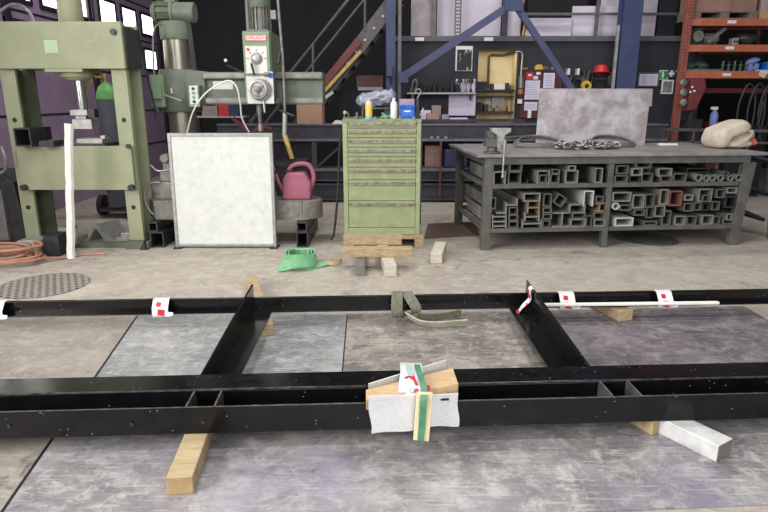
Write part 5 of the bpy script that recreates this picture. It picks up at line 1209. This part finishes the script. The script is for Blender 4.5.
# ================================================================== STAIRCASE
t = thing('steel_staircase', 'steel staircase rising to the right with grey stringer and handrail', 'staircase', (-.9,9.3,0))
def sp(x,y,Y=9.0): return P(x,y,Y)
s0 = sp(300,124); s1 = sp(400,-8); d = (s1-s0); 
lo0 = s0-d*1.05
lo0 = s0-d*(s0.z/d.z)
for yy in (0,.75):
    o_ = Vector((0,yy,0)); q = B(); wdt = Vector((-d.z,0,d.x)).normalized()*.10
    q.hexa([lo0+o_-wdt,lo0+o_+Vector((0,.03,0))-wdt,s1+o_+Vector((0,.03,0))-wdt,s1+o_-wdt,lo0+o_+wdt,lo0+o_+Vector((0,.03,0))+wdt,s1+o_+Vector((0,.03,0))+wdt,s1+o_+wdt])
    q.done('stringer', M['stair'], t)
nst = 16
for k in range(nst):
    p = lo0+d.normalized()*((s1-lo0).length*(k+.5)/nst); B().bx(p.x-.12,p.x+.12,9.03,9.75,p.z-.02,p.z+.02).done('tread', M['steel_dk'], t)
for k in range(9):
    p = lo0+(s1-lo0)*((k+9)/18); B().cyl(p+Vector((.02,0,0)),p+Vector((.02,-.012,0)),.018,n=8).done('bolt', M['steel_lt'], t)
rails = B(); off = [Vector((0,0,.55)),Vector((0,0,.72)),Vector((0,0,.95))]
for a_, b2 in (((287,76),(347,2)),((291,72),(352,-6)),((303,76),(367,-4))): rails.tube([sp(*a_)+(sp(*a_)-sp(*b2))*1.0, sp(*b2)+(sp(*b2)-sp(*a_))*.3],.016,n=6)
rails.done('handrail', M['rail'], t)
for px, y0, y1 in ((313,44,82),(365,-10,28)):
    B().tube([sp(px,y0),sp(px,y1+4)],.018,n=6).done('handrail_post', M['rail'], t)
def board(x0,y0,x1,y1,w,m,name,label,Y=8.93):
    a_=P(x0,y0,Y); b2=P(x1,y1,Y); o=B().bar(a_,b2,.04,w).done(name,M[m]); return tag(o,label,'bar')
board(321,87,359,40,.10,'red_dk','red_bar','dark red bar lying along the lower stair stringer')
board(320,96,361,51,.045,'yellow_dirty','yellow_bar','dirty yellow bar under the dark red bar on the stair')
board(321,101,333,92,.045,'steel_lt','metal_bar','short pale bar below the yellow bar at the foot of the stair',8.9)
# black cabinet + box under stairs
t = thing('dark_locker', 'dark locker standing under the stair behind the tool cabinet', 'locker', (-.3,9.5,0)); B().bx(-.75,.02,9.85,10.2,0,1.55).done('body', M['wall_dark'], t); B().bx(-.72,-.37,9.835,9.85,.05,1.5).done('door', M['wall_dark'], t); B().bx(-.36,-.01,9.835,9.85,.05,1.5).done('door', M['wall_dark'], t)
t = thing('cardboard_carton', 'brown carton with a white board under it on the dark locker', 'carton', (-.25,9.9,1.55)); B().bx(-.44,-.02,9.88,10.1,1.60,1.78).done('body', M['pinkwood'], t); B().bx(-.42,-.02,9.87,10.1,1.55,1.60).done('white_board', M['white'], t)
# ================================================================== PALLET RACK
RY_ = 8.8
t = thing('pallet_rack', 'tall orange pallet rack with three beams at the right', 'pallet rack', (5.5,9.2,0))
for yy in (RY_,):
    b = B().bx(4.215,4.225,yy,yy+.08,0,5).bx(4.295,4.305,yy,yy+.08,0,5); 
    zz = 0.0
    b.bx(4.225,4.295,yy,yy+.006,0,5)
    b.done('upright', M['upright'], t)
hb = B()
for k in range(60):
    for xx in (4.235,4.267): hb.bx(xx,xx+.018,RY_-.003,RY_+.0,1.0+.045*k,1.0+.045*k+.022)
so = hb.done('slots', M['red_dk'], t); so['kind'] = 'stuff'
B().bx(7.0,7.1,RY_,RY_+.08,0,5).done('upright', M['upright'], t)
for z0, z1 in ((2.405,2.50),(2.06,2.155),(1.70,1.80)):
    bm_ = B().bx(4.305,7.0,RY_+.01,RY_+.06,z0,z1).done('beam', M['orange'], t, bevel=.004)
    B().bx(4.72,7.0,RY_+.48,RY_+.53,z0,z1).done('rear_beam', M['orange'], t)
    B().prism([(4.305,RY_+.06),(7.0,RY_+.06),(7.0,RY_+.48),(4.72,RY_+.48),(4.42,RY_+.2)],'z',z1-.02,z1-.003).done('deck', M['steel_dk'], t)
    p = {2.405:732,2.06:730,1.70:727}[z0]; c = P(p,(24,49,75.5)[(2.405,2.06,1.70).index(z0)],RY_); B().bx(c.x-.06,c.x+.06,RY_+.006,RY_+.01,z0+.03,z0+.07).done('shelf_label', M['paper'], bm_)
B().bx(4.65,7.0,RY_+.40,RY_+.44,1.50,1.57).done('middle_beam', M['red_dk'], t)
B().bx(5.42,5.46,RY_+.3,RY_+.34,2.155,2.40).done('divider', M['red_dk'], t)
# pallets and crates
def pal(x0, x1, m, mc, label, lab2, nb2=1):
    t = thing('pallet', label, 'pallet', ((x0+x1)/2,9.2,2.50), 0, None)
    B().bx(x0,x1,8.86,9.33,2.585,2.605).done('deck', M[m], t); B().bx(x0,x1,8.86,9.33,2.50,2.515).done('bottom_boards', M[m], t)
    for f in (0,.5,1): xx = x0+(x1-x0-.12)*f; B().bx(xx,xx+.12,8.865,9.32,2.515,2.585).done('block', M[m], t)
    t = thing('wooden_crate', lab2, 'crate', ((x0+x1)/2,9.2,2.605)); B().bx(x0+.02,x1-.02,8.88,9.32,2.605,3.3).done('body', M[mc], t, bevel=.004)
    for f in (.02,.5): xx = x0+(x1-x0)*f; B().bx(xx+.02,xx+.07,8.87,8.88,2.605,3.3).done('batten', M[mc], t)
pal(4.33,5.24,'pallet_dk','crate','greyed pallet on the top rack beam at left','brown crate on the greyed pallet, left on the top rack level')
pal(5.27,6.3,'pallet','crate_b','lighter pallet on the top rack beam at right','grey brown crate on the lighter pallet, right on the top rack level')
# rack shelf contents
def motor(x, z, Ln, r, m, label, name='electric_motor', cat='motor', Y=9.0, ax='x'):
    t = thing(name, label, cat, (x,Y,z))
    L(B().lathe([(r*.7,-Ln/2),(r,-Ln/2+.02),(r,Ln/2-.05),(r*.75,Ln/2-.03),(r*.3,Ln/2)],(0,0,r+.02),ax), 'body', M[m], t)
    fn = B()
    for k in range(12):
        a = 2*PI*k/12
        if ax == 'x': fn.ob((-.01,r*1.0*math.cos(a),r+.02+r*math.sin(a)),(Ln*.6,.02,.008),(a,0,0))
        else: fn.ob((r*math.cos(a),-.01,r+.02+r*math.sin(a)),(.02,Ln*.6,.008),(0,-a,0))
    L(fn, 'fins', M[m], t); L(B().bx(-Ln*.3,Ln*.3,-r*.8,r*.8,0,.025), 'foot', M['steel_dk'], t)
def gearbox(x, z, w, h, m, label, Y=9.0):
    t = thing('gearbox', label, 'machine part', (x,Y,z))
    L(B().prism([(-w/2,0),(w/2,0),(w/2,h*.55),(w*.25,h),(-w*.2,h*.9),(-w/2,h*.6)],'y',-.1,.1), 'housing', M[m], t, bevel=.012)
    L(B().lathe([(h*.28,-.02),(h*.3,0),(h*.2,.03)],(0,-.12,h*.45),'y'), 'flange', M['steel'], t)
ZA, ZB = 2.155, 1.80
gearbox(4.45,ZA,.20,.26,'steel_dk','dark gearbox leftmost on the middle rack shelf')
motor(4.69,ZA,.26,.07,'steel','grey motor with ribs second from left on the middle rack shelf')
o = B().bar((4.63,8.95,ZA+.04),(4.86,8.95,ZA+.24),.05,.05).done('pump_pipe', M['steel']); tag(o, 'slanting grey pipe piece behind the motor on the middle rack shelf', 'pipe')
t = thing('junction_box', 'small pale junction box in the centre of the middle rack shelf', 'junction box', (5.02,8.95,ZA)); B().bx(4.96,5.05,8.9,9.0,ZA,ZA+.10).done('body', M['alu'], t, bevel=.006); B().cyl((4.985,8.9,ZA+.05),(4.985,8.89,ZA+.05),.014).cyl((5.025,8.9,ZA+.05),(5.025,8.89,ZA+.05),.014).done('dial', M['black'], t)
o = B().blob((5.23,9.05,ZA+.09),(.17,.15,.10),lump=.03,seed=3).done('covered_machine', M['steel_dk'], smooth=True); tag(o, 'dark rounded machine cover right of the junction box on the rack', 'machine cover')
gearbox(5.68,ZA,.18,.16,'steel','grey pump casting right of the divider on the middle rack shelf')
t = thing('parts_tray', 'long tray of green castings at the left on the lower rack shelf', 'tray', (4.6,8.95,ZB)); B().bx(4.34,4.85,8.88,9.2,ZB,ZB+.03).done('tray', M['steel'], t); B().blob((4.45,9.0,ZB+.07),(.09,.08,.06),lump=.06,seed=9).blob((4.62,9.0,ZB+.08),(.11,.08,.06),(0,.3,0),lump=.06,seed=10).done('castings', M['grn_part'], t, smooth=True)
names = ['first','second','third','fourth','fifth','sixth']
for k in range(6):
    x_ = 4.90+.085*k; t = thing('green_valve', names[k]+' green valve from the left in the row on the lower rack shelf', 'valve', (x_,8.95,ZB), 0, 'green valves on the rack')
    L(B().lathe([(.03,0),(.03,.015),(.02,.03),(.02,.07),(.03,.08),(.03,.10)],(0,0,0)), 'body', M['grn_part'], t); L(B().cyl((0,0,.10),(0,0,.135),.008).lathe([(.022,.135),(.026,.14),(.022,.145)],(0,0,0)), 'wheel', M['grn_part'] if k%2 else M['steel'], t)
o = B().blob((5.33,8.97,ZB+.145),(.10,.08,.045),(0,-.25,0),lump=.04,seed=4).bx(5.25,5.41,8.93,9.03,ZB,ZB+.11).done('blue_cloth_bag', M['blue_cloth'], smooth=True); tag(o, 'pale blue cloth bag on the lower rack shelf', 'cloth bag')
o = B().bx(5.50,5.78,8.9,9.15,ZB,ZB+.13).bx(5.50,5.78,8.895,8.9,ZB+.10,ZB+.135).done('storage_bin', M['bin_blue'], bevel=.006); tag(o, 'blue storage bin right of the pale blue cloth bag on the lower rack shelf', 'bin')
gearbox(5.95,ZB,.2,.16,'grn_part','green casting right of the blue bin on the lower rack shelf')
o = B().bx(5.34,5.50,8.795,8.88,1.80,1.815).hexa([(5.34,8.785,1.74),(5.42,8.785,1.70),(5.42,8.80,1.70),(5.34,8.80,1.74),(5.36,8.785,1.815),(5.50,8.785,1.815),(5.50,8.80,1.815),(5.36,8.80,1.815)]).done('pale_rag', M['wood_pale']); tag(o, 'pale rag draped over the lowest orange beam', 'rag')
# below rack: red unit with discs
t = thing('welding_unit', 'dark red boxy unit with three grey round discs on the rack upright', 'machine', P(690,95,8.7))
c = P(693,95,8.65); B().prism([(c.x-.07,c.z-.22),(c.x+.06,c.z-.2),(c.x+.16,c.z+.1),(c.x+.13,c.z+.22),(c.x-.06,c.z+.22)],'y',8.62,8.78).done('body', M['red_dk'], t, bevel=.01)
for py in (82.5,92.5,102.5): 
    q = P(683.5,py,8.6); B().lathe([(.035,-.02),(.05,-.012),(.05,.012),(.035,.02)],(q.x,8.6,q.z),'y').done('disc', M['steel'], t)
for dx, py in ((0,87),(2,91),(-2,92)): q = P(692+dx,py,8.62); B().cyl((q.x,8.62,q.z),(q.x,8.605,q.z),.014).done('knob', M['white'], t)
B().bx(c.x+.0,c.x+.04,8.68,8.78,0,c.z-.18).done('stand', M['steel_dk'], t)
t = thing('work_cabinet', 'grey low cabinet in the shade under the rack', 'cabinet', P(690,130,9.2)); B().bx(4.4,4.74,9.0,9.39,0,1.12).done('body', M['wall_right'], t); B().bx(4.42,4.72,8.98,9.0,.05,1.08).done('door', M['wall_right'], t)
o = B().bx(4.88,5.04,9.0,9.4,0,1.08).done('red_toolbox', M['red_dk'], bevel=.006); tag(o, 'dark red locker beside the grey cabinet under the rack', 'locker')
t = thing('spray_bottle', 'pale blue spray bottle standing under the rack behind the canvas bundle', 'bottle', P(713,125,8.9)); q = P(713,128,8.9); L(B().lathe([(.05,-.05),(.055,.0),(.055,.10),(.03,.15),(.02,.17)],(0,0,.05)), 'body', M['blue_cloth'], t); L(B().bx(-.06,.03,-.02,.02,.22,.26), 'trigger', M['white'], t)
t['label'] = 'pale blue spray bottle standing under the rack behind the canvas bundle'
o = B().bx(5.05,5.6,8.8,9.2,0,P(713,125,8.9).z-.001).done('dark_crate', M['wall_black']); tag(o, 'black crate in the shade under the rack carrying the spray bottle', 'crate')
rg = random.Random(3)
for k, (px, lb) in enumerate(((742,'left loop of dark hose hanging from the rack'),(752,'middle loop of dark hose hanging from the rack'),(763,'right loop of dark hose hanging from the rack'))):
    o = B().tube([P(px-2,142,8.7),P(px-5,118,8.7),P(px-1,98,8.68),P(px+7,84,8.68),P(px+13,92,8.7),P(px+12,115,8.7),P(px+6,140,8.7)],.014,sub=5).done('hanging_hose', M['steel_dk'], smooth=True); tag(o, lb, 'hose', 'hoses hanging at the rack')
o = B().bx(5.62,5.70,8.82,8.86,1.0,1.45).bar((5.4,8.85,0),(5.5,8.85,1.4),.03,.03).bar((5.75,8.85,0),(5.72,8.85,1.5),.03,.03).done('rod_bundle', M['rail']); tag(o, 'grey rods leaning under the right part of the rack', 'rods')
# ================================================================== CAMERA, LIGHT
cd = bpy.data.cameras.new('camera'); co = bpy.data.objects.new('camera', cd); COL.objects.link(co)
cd.sensor_width = 36; cd.lens = F/768*36; cd.clip_end = 100
co.location = (0,0,CH); co.rotation_euler = (PI/2-TH,0,0); S.camera = co
def area(name, loc, tgt, sx, sy, e, col):
    l = bpy.data.lights.new(name, 'AREA'); l.shape = 'RECTANGLE'; l.size = sx; l.size_y = sy; l.energy = e; l.color = col
    o = bpy.data.objects.new(name, l); COL.objects.link(o); o.location = loc
    o.rotation_euler = (Vector(tgt)-Vector(loc)).to_track_quat('-Z','Y').to_euler(); return o
area('niche_fill_light', (1.73,9.6,2.12), (1.73,9.7,1.2), .5,.12, .8, (1,.95,.86))  # added fill to brighten the niche; no real lamp hangs there
area('gate_daylight', (-6.0,-1.0,3.6), (1.0,5.5,.2), 5,4, 720, (1,.985,.95))
area('rear_gate_daylight', (1.5,-4.5,3.6), (.5,5.5,.6), 6,4, 330, (.97,.97,1))
for y in (1.5,4.5,7.4):
    for x in (-1.5,2.2):
        area('ceiling_lamp', (x,y,5.9), (x,y,0), 1.6,.5, 75, (1,.98,.96))
wd = bpy.data.worlds.new('world'); S.world = wd; wd.use_nodes = True
bg = wd.node_tree.nodes['Background']; bg.inputs[0].default_value = (.97,.97,1,1); bg.inputs[1].default_value = .38
S.view_settings.view_transform = 'Standard'; S.view_settings.look = 'None'; S.view_settings.gamma = 1; S.view_settings.exposure = 0.0
S.view_settings.use_curve_mapping = False
